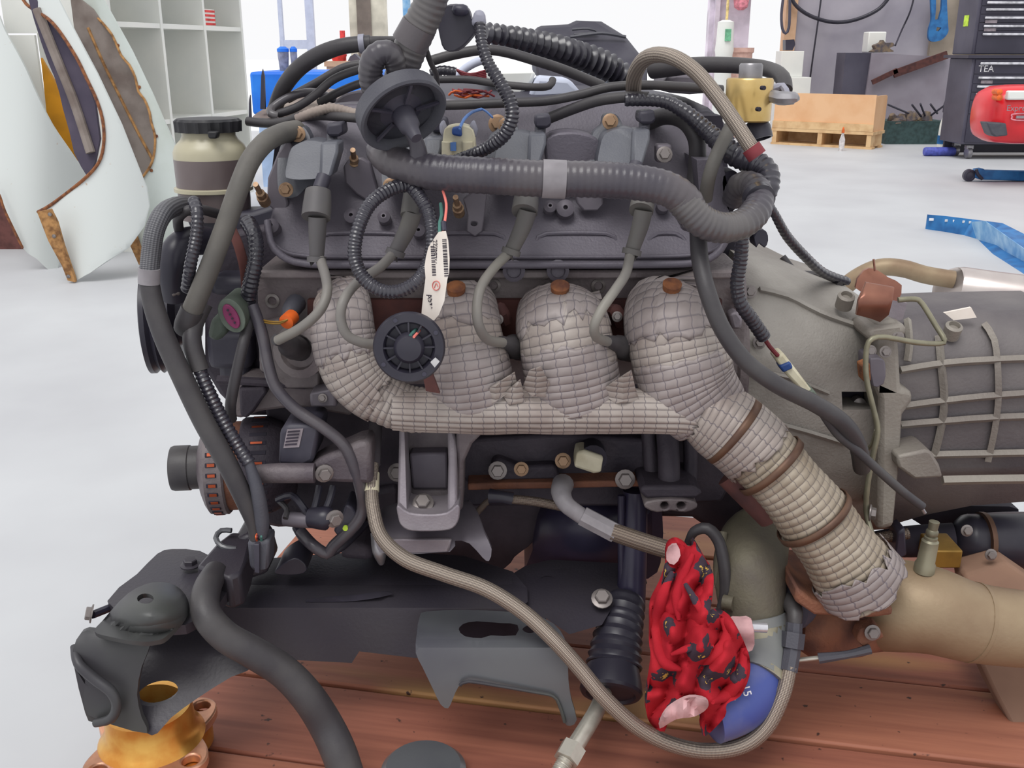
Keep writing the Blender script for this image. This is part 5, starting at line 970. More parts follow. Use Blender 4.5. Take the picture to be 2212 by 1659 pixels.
MB().tube([(1940, 648, 1.1), (1976, 646, 1.1), (1992, 656, 1.1), (2022, 704, 1.09), (2040, 734, 1.08), (2030, 742, 1.08), (1980, 740, 1.07), (1910, 728, 1.06), (1884, 732, 1.05), (1873, 748, 1.05), (1870, 790, 1.05), (1874, 830, 1.05), (1886, 880, 1.05), (1896, 930, 1.05), (1886, 985, 1.05), (1874, 1050, 1.05), (1872, 1110, 1.05), (1888, 1165, 1.03), (1900, 1190, 1.02)], 6, segs=10).build('line_tube', 'sensor', t)
MB().tube([(1893, 930, 1.052), (1884, 960, 1.06), (1866, 980, 1.07), (1862, 1010, 1.08)], 5, segs=8).build('branch_tube', 'sensor', t)
bolt(1878, 1108, 1.05, 13, gb, BS, (1, -.4, 0))
# ================================================================ horn button, loop and paper tag
t = thing('spoked_disc', 'round black plastic disc with spokes hanging before the manifold', 'disc'); o = W(884, 750, .885); K = 1 / ppm(884, 750, .885)
ax = Vector((.08, -1, .12)).normalized(); a_, b_, c_ = basis(ax)
MB().lathe(o, ax, [(50 * K, -12 * K), (76 * K, -14 * K), (78 * K, 0), (74 * K, 8 * K), (56 * K, 8 * K), (52 * K, 2 * K)], 56, closed=True).build('rim', 'rubber_dark', t)
MB().lathe(o, ax, [(54 * K, -16 * K), (54 * K, -12 * K), (5 * K, -12 * K)], 48).build('backing', 'chest_black', t)
MB().lathe(o, ax, [(34 * K, -14 * K), (33 * K, 16 * K), (26 * K, 26 * K), (8 * K, 30 * K)], 36).build('hub', 'rubber_dark', t)
for i in range(12):
    q = 6.28318 * i / 12; d_ = a_ * math.cos(q) + b_ * math.sin(q); MB().bar(o + d_ * 30 * K, o + d_ * 55 * K, 3.5 * K, 14 * K, up=ax).build('spoke', 'rubber_dark', t)
for q in (.5, 2.0, 3.7, 5.2):
    d_ = a_ * math.cos(q) + b_ * math.sin(q); MB().lathe(o + d_ * 66 * K + ax * 8 * K, ax, [(5 * K, 0), (5 * K, 2 * K), (3 * K, 2 * K)], 10).build('screw_boss', 'chest_black', t)
m = MB(); m.panel([(930, 783), (940, 774), (949, 782), (939, 794)], .872, .003); m.build('white_sticker', 'white_print', t)
hose('conduit_loop', 'conduit', [(890, 398, .97), (845, 408, .955), (802, 438, .94), (776, 488, .93), (766, 548, .925), (782, 596, .92), (820, 626, .915), (864, 628, .915), (904, 604, .92), (928, 560, .93), (934, 510, .935), (926, 460, .945), (906, 424, .955), (888, 402, .965)], 16, 'ribbed black conduit bent into a ring above the spoked disc', 'conduit', corr=(8, .14), segs=16)
t = thing('paper_tag', 'cream paper tag with bar codes folded around a wire above the spoked disc', 'tag')
def tagY(x, y): return .905 + .012 * math.sin((x - 880) * .05) + .0002 * abs(y - 600) * .1
TP = [(947, 502), (963, 500), (968, 520), (971, 560), (970, 590), (966, 605), (960, 650), (948, 680), (938, 692), (926, 690), (917, 706), (910, 690), (911, 670), (914, 640), (919, 600), (917, 575), (920, 555), (925, 535), (940, 512)]
MB().panel(TP, tagY, .003, step=9).build('paper', 'paper', t)
rnd = random.Random(4)
for x0, y0, y1, w in ((955, 517, 598, 9), (930, 532, 596, 8)):
    y = y0
    while y < y1:
        h = rnd.choice((1.4, 2.2, 3.2)); xx = x0 + (y - y0) * .06
        MB().panel([(xx, y), (xx + w, y - .5), (xx + w, y + h - .5), (xx, y + h)], lambda x, yy: tagY(x, yy) - .0006, .0004).build('bar_code_line', 'ink', t); y += h + rnd.choice((1.4, 2.0, 3.0))
def tag_text(body, px, py, size, ang, mt):
    me = textmesh(body, size); me.materials.append(M[mt]); inst('lettering', me, Matrix.Translation(W(px, py, tagY(px, py) - .001)) @ Matrix.Rotation(R(90), 4, 'X') @ Matrix.Rotation(R(ang), 4, 'Z'), t)
tag_text('22268477', 942, 545, .0058, -84, 'ink'); tag_text('ASW', 931, 652, .0072, -72, 'ink')
MB().tube([(*p, tagY(*p) - .001) for p in ell(942, 617, 8, 10, 14) + [(950, 617)]], .9, segs=6).build('red_stamp', 'ink_red', t); MB().tube([(938, 622, tagY(938, 622) - .001), (942, 612, tagY(942, 612) - .001), (946, 620, tagY(946, 620) - .001)], .8, segs=6).build('red_stamp', 'ink_red', t)
MB().tube([(956, 410, .95), (964, 440, .94), (962, 470, .925), (956, 505, .908)], 3, segs=8).build('wire', 'wire_pink', t)
MB().tube([(952, 440, .945), (954, 465, .93), (950, 480, .92), (950, 505, .908)], 4, segs=8).build('wire', 'wire_green', t)
MB().tube([(958, 480, .918), (960, 500, .91)], 6, segs=8).build('wire', 'chest_black', t)
MB().tube([(918, 698, .906), (908, 712, .895), (894, 728, .875)], 3, segs=8).build('wire', 'wire_pink', t); MB().tube([(914, 698, .907), (902, 708, .897), (886, 726, .877)], 4, segs=8).build('wire', 'wire_green', t)

MB().panel([(562, 236), (564, 165), (567, 149), (571, 165), (573, 236)], 1.22, .004).build('cable_tie', 'chest_black', label='black cable tie tail sticking up beside the blue table', cat='cable tie')
MB().panel([(537, 262), (538, 215), (540, 205), (543, 262)], 1.2, .004).build('cable_tie', 'chest_black', label='short cable tie tail beside the reservoir cap', cat='cable tie')
# ================================================================ engine mount
def lev(z): return lambda x, y: G(x, y, z).y
def flat(m, P, z0, z1, holes=()):
    pts = []; ed = []
    for lp in [P] + list(holes):
        n0 = len(pts); pts += [Vector(p) for p in lp]; ed += [(n0 + i, n0 + (i + 1) % len(lp)) for i in range(len(lp))]
    v2, e2, f2, *_ = delaunay_2d_cdt(pts, ed, [], 0, 1e-7); tri = []
    for f in f2:
        cx = sum(v2[i].x for i in f) / 3; cy = sum(v2[i].y for i in f) / 3
        if inside(cx, cy, P) and not any(inside(cx, cy, h) for h in holes): tri.append(tuple(f))
    n = len(v2); V = [Vector((p.x, p.y, z1)) for p in v2] + [Vector((p.x, p.y, z0)) for p in v2]
    Fc = tri + [tuple(i + n for i in reversed(f)) for f in tri]; E = {(f[i], f[(i + 1) % 3]) for f in tri for i in range(3)}
    for i, j in E:
        if (j, i) not in E: Fc.append((j, i, i + n, j + n))
    return m.add(V, Fc)
t = thing('engine_mount', 'cast aluminium U shaped engine mount below the wrapped manifold', 'engine mount')
MB().panel([(868, 925), (985, 925), (985, 1110), (866, 1110)], pw([(925, 1.055), (1060, 1.035), (1112, 1.01)]), .02, step=40).build('web_plate', 'alu_grimy', t)
MB().panel([(884, 980), (966, 978), (968, 1058), (890, 1058)], 1.03, .02).build('inner_pad', 'bracket', t, bevel=.003)
MB().panel([(862, 928), (874, 926), (880, 1108), (866, 1112), (858, 1090)], pw([(930, 1.02), (1110, .975)]), .05).build('side_wall', 'alu_clean', t, bevel=.003)
MB().panel([(966, 926), (978, 926), (986, 950), (988, 1090), (982, 1112), (966, 1108), (968, 1000)], pw([(930, 1.02), (1110, .975)]), .05).build('side_wall', 'alu_clean', t, bevel=.003)
MB().panel(crom([(858, 1092), (884, 1108), (925, 1112), (965, 1108), (990, 1090), (992, 1120), (978, 1142), (950, 1148), (890, 1148), (868, 1138), (860, 1120)], closed=True, n=3), .972, .05).build('base_wall', 'alu_clean', t, bevel=.004)
MB().panel([(985, 930), (1050, 930), (1020, 960), (1002, 1000), (1000, 1100), (990, 1108), (986, 980)], 1.01, .05).build('side_gusset', 'alu_grimy', t, bevel=.005)
bolt(914, 1088, .995, 16, t, BS, (0, -.6, .8))
t = thing('mount_plate', 'dull steel plate with angled wings under the aluminium engine mount', 'plate')
MB().panel(crom([(818, 1110), (860, 1090), (1000, 1088), (1012, 1084), (1032, 1112), (1046, 1150), (1062, 1186), (1056, 1212), (1042, 1204), (1014, 1174), (982, 1168), (972, 1192), (840, 1196), (816, 1186), (806, 1150)], closed=True, n=2), pw([(1085, 1.06), (1160, 1.0), (1215, .985)]), .006, step=24).build('plate', 'bracket', t)
MB().panel([(838, 1166), (976, 1166), (970, 1192), (850, 1196)], .99, .006).build('front_lip', 'alu_clean', t, bevel=.002)
MB().tube([(812, 1150, 1.02), (820, 1190, 1.01), (824, 1218, 1.01)], [12, 16, 6], segs=10).build('stud', 'nickel', t)
# ================================================================ alternator
t = thing('alternator', 'dirty aluminium alternator with copper windings showing in its slots', 'alternator'); yA = 1.07; K = 1 / ppm(480, 1020, yA)
o = W(370, 1012, yA); ax = Vector((1, .12, 0)).normalized(); a_, b_, c_ = basis(ax)
MB().lathe(o, ax, [(40 * K, 0), (47 * K, 2 * K), (49 * K, 8 * K), (49 * K, 40 * K), (47 * K, 42 * K), (47 * K, 66 * K)], 44).build('pulley', 'rubber', t)
MB().lathe(o, ax, [(50 * K, 62 * K), (70 * K, 68 * K), (90 * K, 76 * K), (102 * K, 84 * K), (104 * K, 120 * K), (100 * K, 124 * K)], 52).build('front_housing', 'alu_grimy', t)
MB().lathe(o, ax, [(96 * K, 122 * K), (96 * K, 158 * K)], 52).build('stator', 'rusty_iron', t)
MB().lathe(o, ax, [(100 * K, 156 * K), (104 * K, 162 * K), (104 * K, 215 * K), (92 * K, 240 * K), (70 * K, 262 * K), (30 * K, 268 * K)], 52).build('rear_housing', 'block', t)
for i in range(30):
    q = 6.28318 * i / 30; d_ = a_ * math.cos(q) + b_ * math.sin(q)
    if d_.y > .35: continue
    e_ = ax.cross(d_); rot = Matrix((ax, e_, d_)).transposed()
    MB().box(o + ax * 101 * K + d_ * 103 * K, (22 * K, 9 * K, 4 * K), rot).build('vent_slot', 'dark', t, bevel=.0006)
    MB().box(o + ax * 102 * K + d_ * 104 * K, (15 * K, 6.5 * K, 4 * K), rot).build('winding', 'copper_wire', t)
    MB().box(o + ax * 196 * K + d_ * 103 * K, (36 * K, 9 * K, 4 * K), rot).build('vent_slot', 'dark', t, bevel=.0006)
    if i % 2: MB().box(o + ax * 194 * K + d_ * 104 * K, (24 * K, 5 * K, 4 * K), rot).build('winding', 'copper_wire', t)
MB().panel([(604, 930), (618, 918), (680, 916), (690, 930), (676, 1000), (660, 1008), (600, 1004)], .985, .06).build('regulator_box', 'plastic_dark', t, bevel=.006)
MB().panel([(620, 928), (655, 926), (646, 966), (612, 968)], .984, .004).build('rating_label', 'grey_print', t)
for k in range(5): MB().panel([(622 - k * 1.6, 932 + k * 7), (648 - k * 1.6, 930 + k * 7), (647 - k * 1.6, 933 + k * 7), (621 - k * 1.6, 935 + k * 7)], .983, .001).build('label_line', 'ink', t)
MB().tube([(556, 1024, .98), (600, 1022, .975), (680, 1022, .975)], [20, 22, 22], segs=18).build('pivot_tube', 'alu_grimy', t)
MB().panel([(664, 1008), (690, 992), (772, 956), (800, 950), (806, 1048), (690, 1044), (668, 1038)], .985, .04).build('support_arm', 'alu_grimy', t, bevel=.008)
bolt(700, 1022, .982, 14, t, BS, (.4, -1, 0))
MB().tube([(616, 1120, .99), (660, 1124, .985), (690, 1124, .985)], 17, segs=14).build('lower_lug', 'bracket', t)
MB().tube([(670, 1118, .98), (706, 1120, .975), (716, 1122, .975)], [22, 26, 18], segs=16).build('terminal_boot', 'rubber_dark', t)
bolt(722, 1120, .97, 14, t, BS, (.6, -1, 0))
MB().panel(crom([(720, 1148), (740, 1110), (748, 1090), (770, 1110), (764, 1150), (744, 1165)], closed=True, n=2), 1.0, .04).build('cable_lug', 'plastic_dark', t, bevel=.005)
MB().lathe(W(746, 1141, .995), (0, -1, 0), [(.003, -.002), (.003, .001)], 10).build('yellow_dot', 'note_yellow', t)
for p in ([(600, 1080, 1.0), (630, 1070, .99), (650, 1090, .985), (664, 1110, .985)], [(690, 1050, 1.0), (684, 1080, .99), (676, 1110, .98)], [(720, 1050, 1.0), (712, 1080, .99), (700, 1110, .98)]): MB().tube(p, 8, segs=8).build('lead', 'rubber_dark', t)
MB().tube([(600, 1080, 1.0), (620, 1100, .99), (616, 1120, .98)], 6, segs=8).build('lead', 'rubber', t)
MB().panel(crom([(594, 1240), (606, 1222), (636, 1206), (656, 1216), (662, 1234), (640, 1242)], closed=True, n=3), 1.02, .05).build('earth_clamp', 'rubber_dark', label='black clamp lying on the subframe under the alternator', cat='clamp', bevel=.006)
hose('starter_cable', 'rubber_dark', [(640, 1140, 1.05), (660, 1170, 1.02), (700, 1195, 1.02), (740, 1180, 1.03), (790, 1130, 1.06)], 9, 'black cable sagging under the alternator toward the sump', 'cable')
MB().panel([(730, 1210), (740, 1186), (770, 1172), (800, 1180), (806, 1215)], 1.05, .06).build('starter_nose', 'block', eng, bevel=.008)
MB().panel([(800, 1060), (858, 1050), (862, 1180), (806, 1190)], 1.09, .06).build('block_foot', 'block', eng, bevel=.006)
# ================================================================ subframe
sf = thing('subframe', 'black steel subframe beam with a domed strut tower under the engine', 'subframe')
MB().panel([(476, 1250), (560, 1232), (700, 1222), (830, 1214), (1000, 1226), (1108, 1262), (1140, 1300), (1100, 1340), (930, 1345), (920, 1424), (776, 1407), (760, 1432), (640, 1426), (560, 1440), (500, 1420), (470, 1340)], pw([(1214, 1.10), (1255, 1.045), (1298, 1.0), (1310, .993), (1432, .98)]), .03, step=22).build('main_beam', 'frame_black', sf)
MB().panel(crom([(660, 1300), (700, 1293), (770, 1288), (828, 1280), (846, 1284), (800, 1294), (740, 1300)], closed=True, n=3), lambda x, y: 1.006 if y < 1290 else 1.0, .004).build('slit', 'dark', sf)
MB().panel([(1100, 1262), (1135, 1240), (1190, 1226), (1390, 1236), (1398, 1260), (1330, 1300), (1300, 1350), (1230, 1370), (1180, 1336), (1120, 1330)], pw([(1226, 1.085), (1300, 1.01), (1370, .965)]), .02, holes=[ell(1183, 1253, 17, 9, 14), ell(1220, 1226.5 + 6, 22, 4, 12)], step=26).build('rear_plate', 'frame_black', sf)
bolt(1300, 1294, 1.0, 16, sf, BS, (0, -.5, .8))
# domed tower
MB().panel(crom([(232, 1298), (296, 1240), (340, 1196), (372, 1186), (432, 1190), (470, 1214), (500, 1246), (476, 1300), (400, 1350), (300, 1345)], closed=True, n=2), lev(.352), .002, step=30, dz=-.012).build('tower_top', 'frame_black', sf)
def domeY(x, y):
    u, v = (x - 318) / 92, (y - 1306) / 58; h = max(0, 1 - u * u - v * v); return G(x, y, .358 + .03 * h ** .7).y
MB().panel(crom([(204, 1364), (222, 1340), (276, 1282), (330, 1258), (378, 1264), (406, 1296), (398, 1330), (360, 1374), (336, 1384), (300, 1386), (240, 1376)], closed=True, n=3), domeY, .002, dz=-.006, holes=[ell(314, 1293, 18, 11, 16)], step=10).build('tower_dome', 'frame_olive', sf)
MB().panel(crom([(158, 1402), (176, 1366), (210, 1364), (300, 1388), (326, 1388), (306, 1440), (296, 1500), (306, 1550), (318, 1584), (250, 1568), (190, 1544), (180, 1500), (184, 1470), (160, 1436)], closed=True, n=2), pw([(1364, .868), (1400, .857), (1584, .848)]), .006, step=20).build('tower_face', 'frame_olive', sf)
MB().panel(crom([(326, 1388), (360, 1372), (402, 1320), (440, 1330), (490, 1410), (548, 1440), (500, 1462), (430, 1506), (370, 1550), (340, 1584), (318, 1584), (304, 1545), (298, 1500), (308, 1440)], closed=True, n=2), pw([(1320, .965), (1400, .915), (1500, .88), (1584, .853)]), .006, holes=[ell(340, 1498, 46, 25, 22, -18)], step=16).build('tower_inner', 'frame_black', sf)
MB().tube([(160, 1396, .866), (170, 1434, .85), (204, 1466, .846), (240, 1494, .842), (252, 1524, .84), (240, 1552, .84), (206, 1562, .845)], [8, 11, 12, 12, 11, 11, 9], segs=12).build('folded_rim', 'frame_olive', sf)
MB().panel(crom([(160, 1440), (182, 1476), (230, 1510), (240, 1545), (200, 1560), (184, 1540)], closed=True, n=2), .853, .01).build('rim_plate', 'frame_olive', sf)
MB().panel([(424, 1222), (468, 1172), (500, 1148), (548, 1150), (536, 1200), (520, 1238), (494, 1248)], lambda x, y: G(x, y, .372).y, .002, dz=-.04).build('bush_housing', 'frame_black', sf, bevel=.004)
MB().panel([(500, 1170), (540, 1152), (566, 1190), (580, 1240), (520, 1260), (500, 1240)], 1.02, .06).build('tower_gusset', 'frame_black', sf, bevel=.006)
bolt(200, 1326, .90, 14, sf, BS, (-1, -.3, .3)); MB().tube([(200, 1328, .90), (240, 1312, .925)], 9, segs=8).build('bolt_shank', 'chest_black', sf)
bolt(306, 1250, .985, 10, sf, BD, (-.3, 0, 1)); bolt(412, 1222, .985, 15, sf, BD, (0, 0, 1))
MB().tube([(500, 1146, 1.02), (478, 1146, 1.02), (466, 1162, 1.01), (480, 1180, 1.0), (510, 1186, 1.0)], 6, segs=8).build('wire_loop', 'frame_grey', sf)
# lower arm bracket with slot
brY = pw([(1318, .99), (1352, .955), (1382, .925), (1400, .915), (1480, .908), (1566, .902)])
t = thing('stamped_bracket', 'glossy grey stamped steel bracket with a slot and two legs', 'bracket')
MB().panel(crom([(906, 1336), (920, 1326), (1000, 1322), (1090, 1326), (1150, 1332), (1196, 1352), (1220, 1384), (1226, 1420), (1228, 1470), (1234, 1510), (1246, 1555), (1232, 1568), (1218, 1560), (1206, 1520), (1194, 1504), (1150, 1496), (1080, 1484), (1010, 1474), (990, 1484), (978, 1510), (968, 1530), (952, 1522), (936, 1490), (912, 1440), (898, 1410), (900, 1370)], closed=True, n=2), brY, .005, holes=[crom([(990, 1364), (1000, 1348), (1030, 1342), (1080, 1346), (1118, 1350), (1114, 1378), (1060, 1378), (1040, 1384), (1004, 1380)], closed=True, n=2), ell(1145, 1362, 17, 11, 16)], step=14).build('bracket_shell', 'frame_grey', t)
MB().tube([(994, 1480, .905), (1012, 1472, .903), (1080, 1482, .903), (1150, 1494, .903), (1194, 1503, .903), (1208, 1522, .902), (1220, 1560, .90)], 4, segs=8).build('folded_edge', 'frame_olive', t)
MB().panel([(960, 1340), (1180, 1340), (1180, 1400), (940, 1400)], 1.0, .02).build('backing', 'dark', t)
# anti-roll bar
hose('anti_roll_bar', 'rubber', [(466, 1236, .955), (446, 1276, .912), (446, 1326, .885), (486, 1374, .878), (548, 1410, .88), (612, 1450, .884), (664, 1504, .882), (704, 1566, .88), (734, 1630, .865), (756, 1700, .85)], [26, 30, 32, 33, 34, 35, 36, 37, 38, 38], 'thick dark grey anti-roll bar curving over the subframe to the deck', 'bar', segs=22)
# gold flange
t = thing('gold_hub_flange', 'gold coloured hub flange with bolt holes under the strut tower', 'flange'); c0 = G(330, 1598, .185)
def star(r0, amp, n=90): return [(c0.x + (r0 + amp * math.cos(4 * (a - .95))) * math.cos(a), c0.y + (r0 + amp * math.cos(4 * (a - .95))) * math.sin(a)) for a in (6.28318 * i / n for i in range(n))]
hol = []
for i in range(4):
    q = .95 + i * 1.5708; hx, hy = c0.x + .066 * math.cos(q), c0.y + .066 * math.sin(q); hol.append([(hx + .0095 * math.cos(6.28318 * j / 16), hy + .0095 * math.sin(6.28318 * j / 16)) for j in range(16)])
m = MB(); flat(m, star(.066, .015), .178, .19, hol); m.build('flange_plate', 'copper_edge', t, bevel=.002)
m = MB(); flat(m, star(.060, .013), .151, .1775); m.build('lower_flange', 'gold', t, bevel=.002)
MB().lathe(Vector((c0.x, c0.y, .19)), (0, 0, 1), [(.056, 0), (.052, .006), (.047, .012), (.045, .04), (.037, .04), (.037, .0)], 48).build('hub_barrel', 'gold', t)
c0 = G(915, 1668, .16); MB().lathe(Vector((c0.x, c0.y, .152)), (0, 0, 1), [(.046, 0), (.046, .012), (.04, .018), (.02, .02)], 40).build('metal_disc', 'frame_grey', label='flat grey green metal disc lying on the planks', cat='disc')
# ================================================================ steering rack and tie rod
t = thing('steering_rack', 'black steering rack tube with rubber bellows and a silver tie rod', 'steering rack')
MB().tube([(1372, 1060, 1.07), (1368, 1180, 1.06), (1362, 1310, 1.04)], [26, 30, 32], segs=20).build('rack_tube', 'pan', t)
MB().tube([(1342, 1070, 1.06), (1342, 1200, 1.05), (1344, 1300, 1.04)], 8, segs=10).build('rack_pipe', 'pan', t)
MB().tube([(1352, 1296, 1.035), (1342, 1340, 1.01), (1332, 1390, .985), (1326, 1440, .965)], [44, 50, 56, 62], segs=26, corr=(19, .10)).build('bellows', 'rubber_dark', t)
o = W(1320, 1492, .94); K = 1 / ppm(1320, 1490, .94)
MB().lathe(o, Vector((-.12, -.75, -.5)), [(58 * K, -50 * K), (66 * K, -16 * K), (68 * K, 2 * K), (64 * K, 8 * K), (54 * K, 10 * K), (50 * K, 4 * K), (20 * K, 4 * K)], 44).build('boot_face', 'rubber_dark', t)
MB().tube([(1306, 1496, .935), (1286, 1540, .905), (1256, 1590, .88), (1236, 1622, .865)], [17, 18, 19, 20], segs=18).build('tie_rod', 'silver_rod', t)
MB().tube([(1240, 1612, .867), (1222, 1644, .852)], 29, segs=6).build('lock_nut', 'silver_rod', t, ang=20)
MB().tube([(1226, 1636, .855), (1196, 1690, .835)], 19, segs=16, corr=(5, .12)).build('threaded_end', 'silver_rod', t)
# ================================================================ lower braided oil line
t = thing('oil_return_line', 'long braided line sweeping from the engine mount down around the blue hose', 'braided line')
MB().tube([(812, 915, 1.06), (808, 960, 1.03), (806, 1004, 1.01)], [14, 16, 16], segs=14).build('end_sleeve', 'tape', t)
MB().tube([(806, 1000, 1.01), (803, 1050, .995), (806, 1100, .98), (824, 1160, .965), (876, 1208, .95), (960, 1240, .94), (1050, 1272, .93), (1130, 1322, .92), (1196, 1382, .905), (1252, 1444, .895), (1304, 1506, .885), (1370, 1566, .88), (1440, 1604, .88), (1520, 1622, .88), (1600, 1612, .88), (1655, 1572, .885), (1690, 1502, .895), (1705, 1440, .91)], [12, 14, 15, 16, 17, 17, 17, 17, 17, 17, 17, 17, 17, 17, 17, 17, 17, 17], segs=16).build('braided_hose', 'braid_grey', t)
MB().tube([(804, 1022, 1.006), (803, 1062, .992)], 16, segs=14).build('cream_band', 'plug_cream', t)
MB().tube([(1702, 1450, .908), (1712, 1390, .925), (1716, 1345, .935)], [20, 19, 17], segs=8).build('hose_fitting', 'plastic', t, ang=25)
MB().tube([(1710, 1400, .922), (1714, 1366, .93)], 25, segs=6).build('fitting_nut', 'plastic', t, ang=25)
MB().tube([(1716, 1350, .934), (1716, 1318, .945), (1702, 1300, .97)], [15, 18, 20], segs=12).build('fitting_elbow', 'rubber', t)
t = thing('oil_feed_line', 'braided line with a grey elbow fitting leaving the block beside the cream plug', 'braided line')
MB().tube([(1216, 1046, 1.045), (1212, 1064, 1.02), (1222, 1088, 1.005), (1244, 1106, 1.0), (1262, 1118, 1.0)], [24, 22, 19, 18, 18], segs=14).build('elbow_fitting', 'tape_light', t)
MB().tube([(1258, 1114, 1.0), (1330, 1152, .99)], [22, 22], segs=8).build('crimp_collar', 'tape_light', t, ang=25)
MB().tube([(1322, 1148, .99), (1380, 1168, .985), (1450, 1190, .98)], 20, segs=16).build('braided_hose', 'braid_steel', t)
t = thing('vent_line', 'thin braided line with a black joint under the side of the block', 'braided line')
MB().tube([(1030, 1108, 1.06), (1050, 1086, 1.05), (1064, 1078, 1.045)], 7, segs=10).build('braided_hose', 'braid_steel', t); MB().tube([(1100, 1078, 1.04), (1160, 1084, 1.035), (1230, 1098, 1.03)], 10, segs=12).build('braided_hose', 'braid_steel', t)
MB().tube([(1058, 1072, 1.043), (1086, 1074, 1.04), (1106, 1078, 1.04)], [17, 14, 15], segs=12).build('black_joint', 'rubber_dark', t)
# ================================================================ turbo pipework
t = thing('intake_elbow', 'dull olive grey cast pipe elbow joined to a blue silicone hose', 'pipe')
MB().tube([(1650, 1150, 1.16), (1640, 1158, 1.10), (1628, 1176, 1.04), (1620, 1220, 1.0), (1622, 1280, .98), (1626, 1345, .965)], [58, 66, 74, 78, 74, 66], segs=32).build('cast_elbow', 'pipe_cast', t)
MB().tube([(1562, 1150, 1.01), (1556, 1200, .995), (1556, 1262, .985), (1564, 1282, .985)], [10, 13, 13, 8], segs=10).build('cast_flange', 'pipe_cast', t)
MB().tube([(1562, 1300, .955), (1584, 1304, .95)], 16, segs=14).build('boss', 'pipe_cast', t)
MB().tube([(1626, 1330, .966), (1634, 1380, .955), (1636, 1430, .94), (1628, 1466, .925)], [71, 74, 76, 76], segs=32).build('grey_sleeve', 'silicone_grey', t)
MB().tube([(1632, 1440, .938), (1618, 1480, .92), (1584, 1514, .905), (1530, 1536, .895)], [70, 71, 71, 70], segs=32).build('blue_hose', 'silicone_blue', t)
MB().tube([(1636, 1454, .932), (1630, 1468, .926)], 78.5, segs=36).build('hose_clamp', 'clamp', t); MB().tube([(1627, 1352, .962), (1630, 1370, .958)], 75, segs=36).build('hose_clamp', 'clamp', t)
MB().tube([(1622, 1354, .905), (1656, 1356, .905)], 11, segs=12).build('clamp_screw', 'chrome', t)
for i in range(5): MB().panel([(1684 + i * 3, 1472 + i * 5), (1692 + i * 3, 1474 + i * 5), (1691 + i * 3, 1477 + i * 5), (1683 + i * 3, 1475 + i * 5)], .915, .004).build('clamp_tooth', 'ink', t)
me = textmesh('15', .012); me.materials.append(M['white_print']); inst('lettering', me, Matrix.Translation(W(1612, 1492, .875)) @ Matrix.Rotation(R(70), 4, 'X') @ Matrix.Rotation(R(-75), 4, 'Z'), t)
hose('rubber_seal_ring', 'rubber', [(1486, 1172, 1.0), (1500, 1148, .99), (1528, 1142, .985), (1552, 1168, .98), (1564, 1220, .97), (1566, 1280, .965), (1556, 1320, .965)], [8, 11, 13, 13, 13, 12, 10], 'black rubber ring standing between the rag and the cast elbow', 'ring', segs=14)
t = thing('turbine_housing', 'rusty turbine housing with a flange below the wrapped downpipe', 'turbine housing')
K = 1 / ppm(1815, 1350, 1.0); o = W(1716, 1340, 1.0)
MB().lathe(o, (1, 0, -.02), [(30 * K, 0), (60 * K, 6 * K), (76 * K, 30 * K), (80 * K, 90 * K), (74 * K, 140 * K), (66 * K, 160 * K), (60 * K, 200 * K)], 40).build('housing', 'rusty_iron', t)
MB().panel([(1722, 1270), (1760, 1300), (1930, 1312), (1930, 1330), (1880, 1336), (1760, 1330), (1716, 1300)], .93, .12).build('flange', 'rusty_iron', t, bevel=.004)
MB().panel([(1860, 1360), (1896, 1352), (1912, 1378), (1884, 1390), (1866, 1400), (1850, 1386)], .935, .02).build('lever', 'rusty_iron', t, bevel=.003)
bolt(1884, 1366, .932, 12, t, BS)
MB().tube([(1722, 1426, .94), (1776, 1420, .935)], 5, segs=8).build('actuator_rod', 'silver_rod', t); MB().tube([(1768, 1422, .935), (1830, 1414, .93), (1880, 1402, .93)], [12, 9, 11], segs=8).build('rod_end', 'plastic', t)
MB().lathe(W(1700, 1300, .99), (-1, -.5, .1), [(.03, -.02), (.034, .0), (.02, .012)], 20).build('oil_housing', 'steel_dark', t)
t = thing('downpipe', 'tan brown exhaust pipe running from the wrapped manifold along the deck', 'pipe')
MB().tube([(1880, 1312, 1.02), (1940, 1308, .995), (2010, 1318, .98), (2100, 1344, .97), (2230, 1360, .965), (2360, 1366, .965)], [92, 98, 94, 86, 82, 82], segs=36).build('pipe_body', 'pipe_tan', t)
MB().tube([(2096, 1343, .97), (2104, 1345, .97)], 87.5, segs=36).build('weld_seam', 'pipe_tan', t)
t = thing('prop_shaft', 'black greasy shaft and flange behind the oxygen sensor', 'shaft')
MB().tube([(1880, 1176, 1.2), (1960, 1170, 1.2), (2060, 1165, 1.19)], [26, 34, 36], segs=20).build('shaft_tube', 'dark', t)
MB().tube([(1890, 1164, 1.15), (1925, 1158, 1.15), (1962, 1152, 1.15)], 13, segs=12, corr=(6, .12)).build('ribbed_sleeve', 'braid_steel', t)
MB().tube([(2060, 1162, 1.19), (2080, 1164, 1.19), (2110, 1166, 1.19), (2170, 1168, 1.19), (2330, 1172, 1.19)], [30, 52, 56, 62, 66], segs=28).build('coupling', 'rubber_dark', t)
MB().tube([(2118, 1166, 1.185), (2128, 1166, 1.185)], 60, segs=28).build('coupling_ring', 'strap', t)
for x, y in ((2088, 1146), (2140, 1198)): bolt(x, y, 1.12, 9, t, BS)
m = MB(); pxbox(m, 2018, 1190, 2078, 1228, 1.12, .05); m.build('brass_tag_block', 'yellow_metal', t, bevel=.002)
MB().panel([(1940, 1150), (1956, 1140), (1960, 1200), (1946, 1208), (1934, 1196)], 1.13, .03).build('clip', 'chest_black', t, bevel=.003)
MB().panel([(1962, 1116), (2000, 1110), (2020, 1092), (2180, 1094), (2200, 1100), (2206, 1160), (2080, 1150), (2000, 1140)], 1.24, .06).build('rear_housing', 'dark', t)
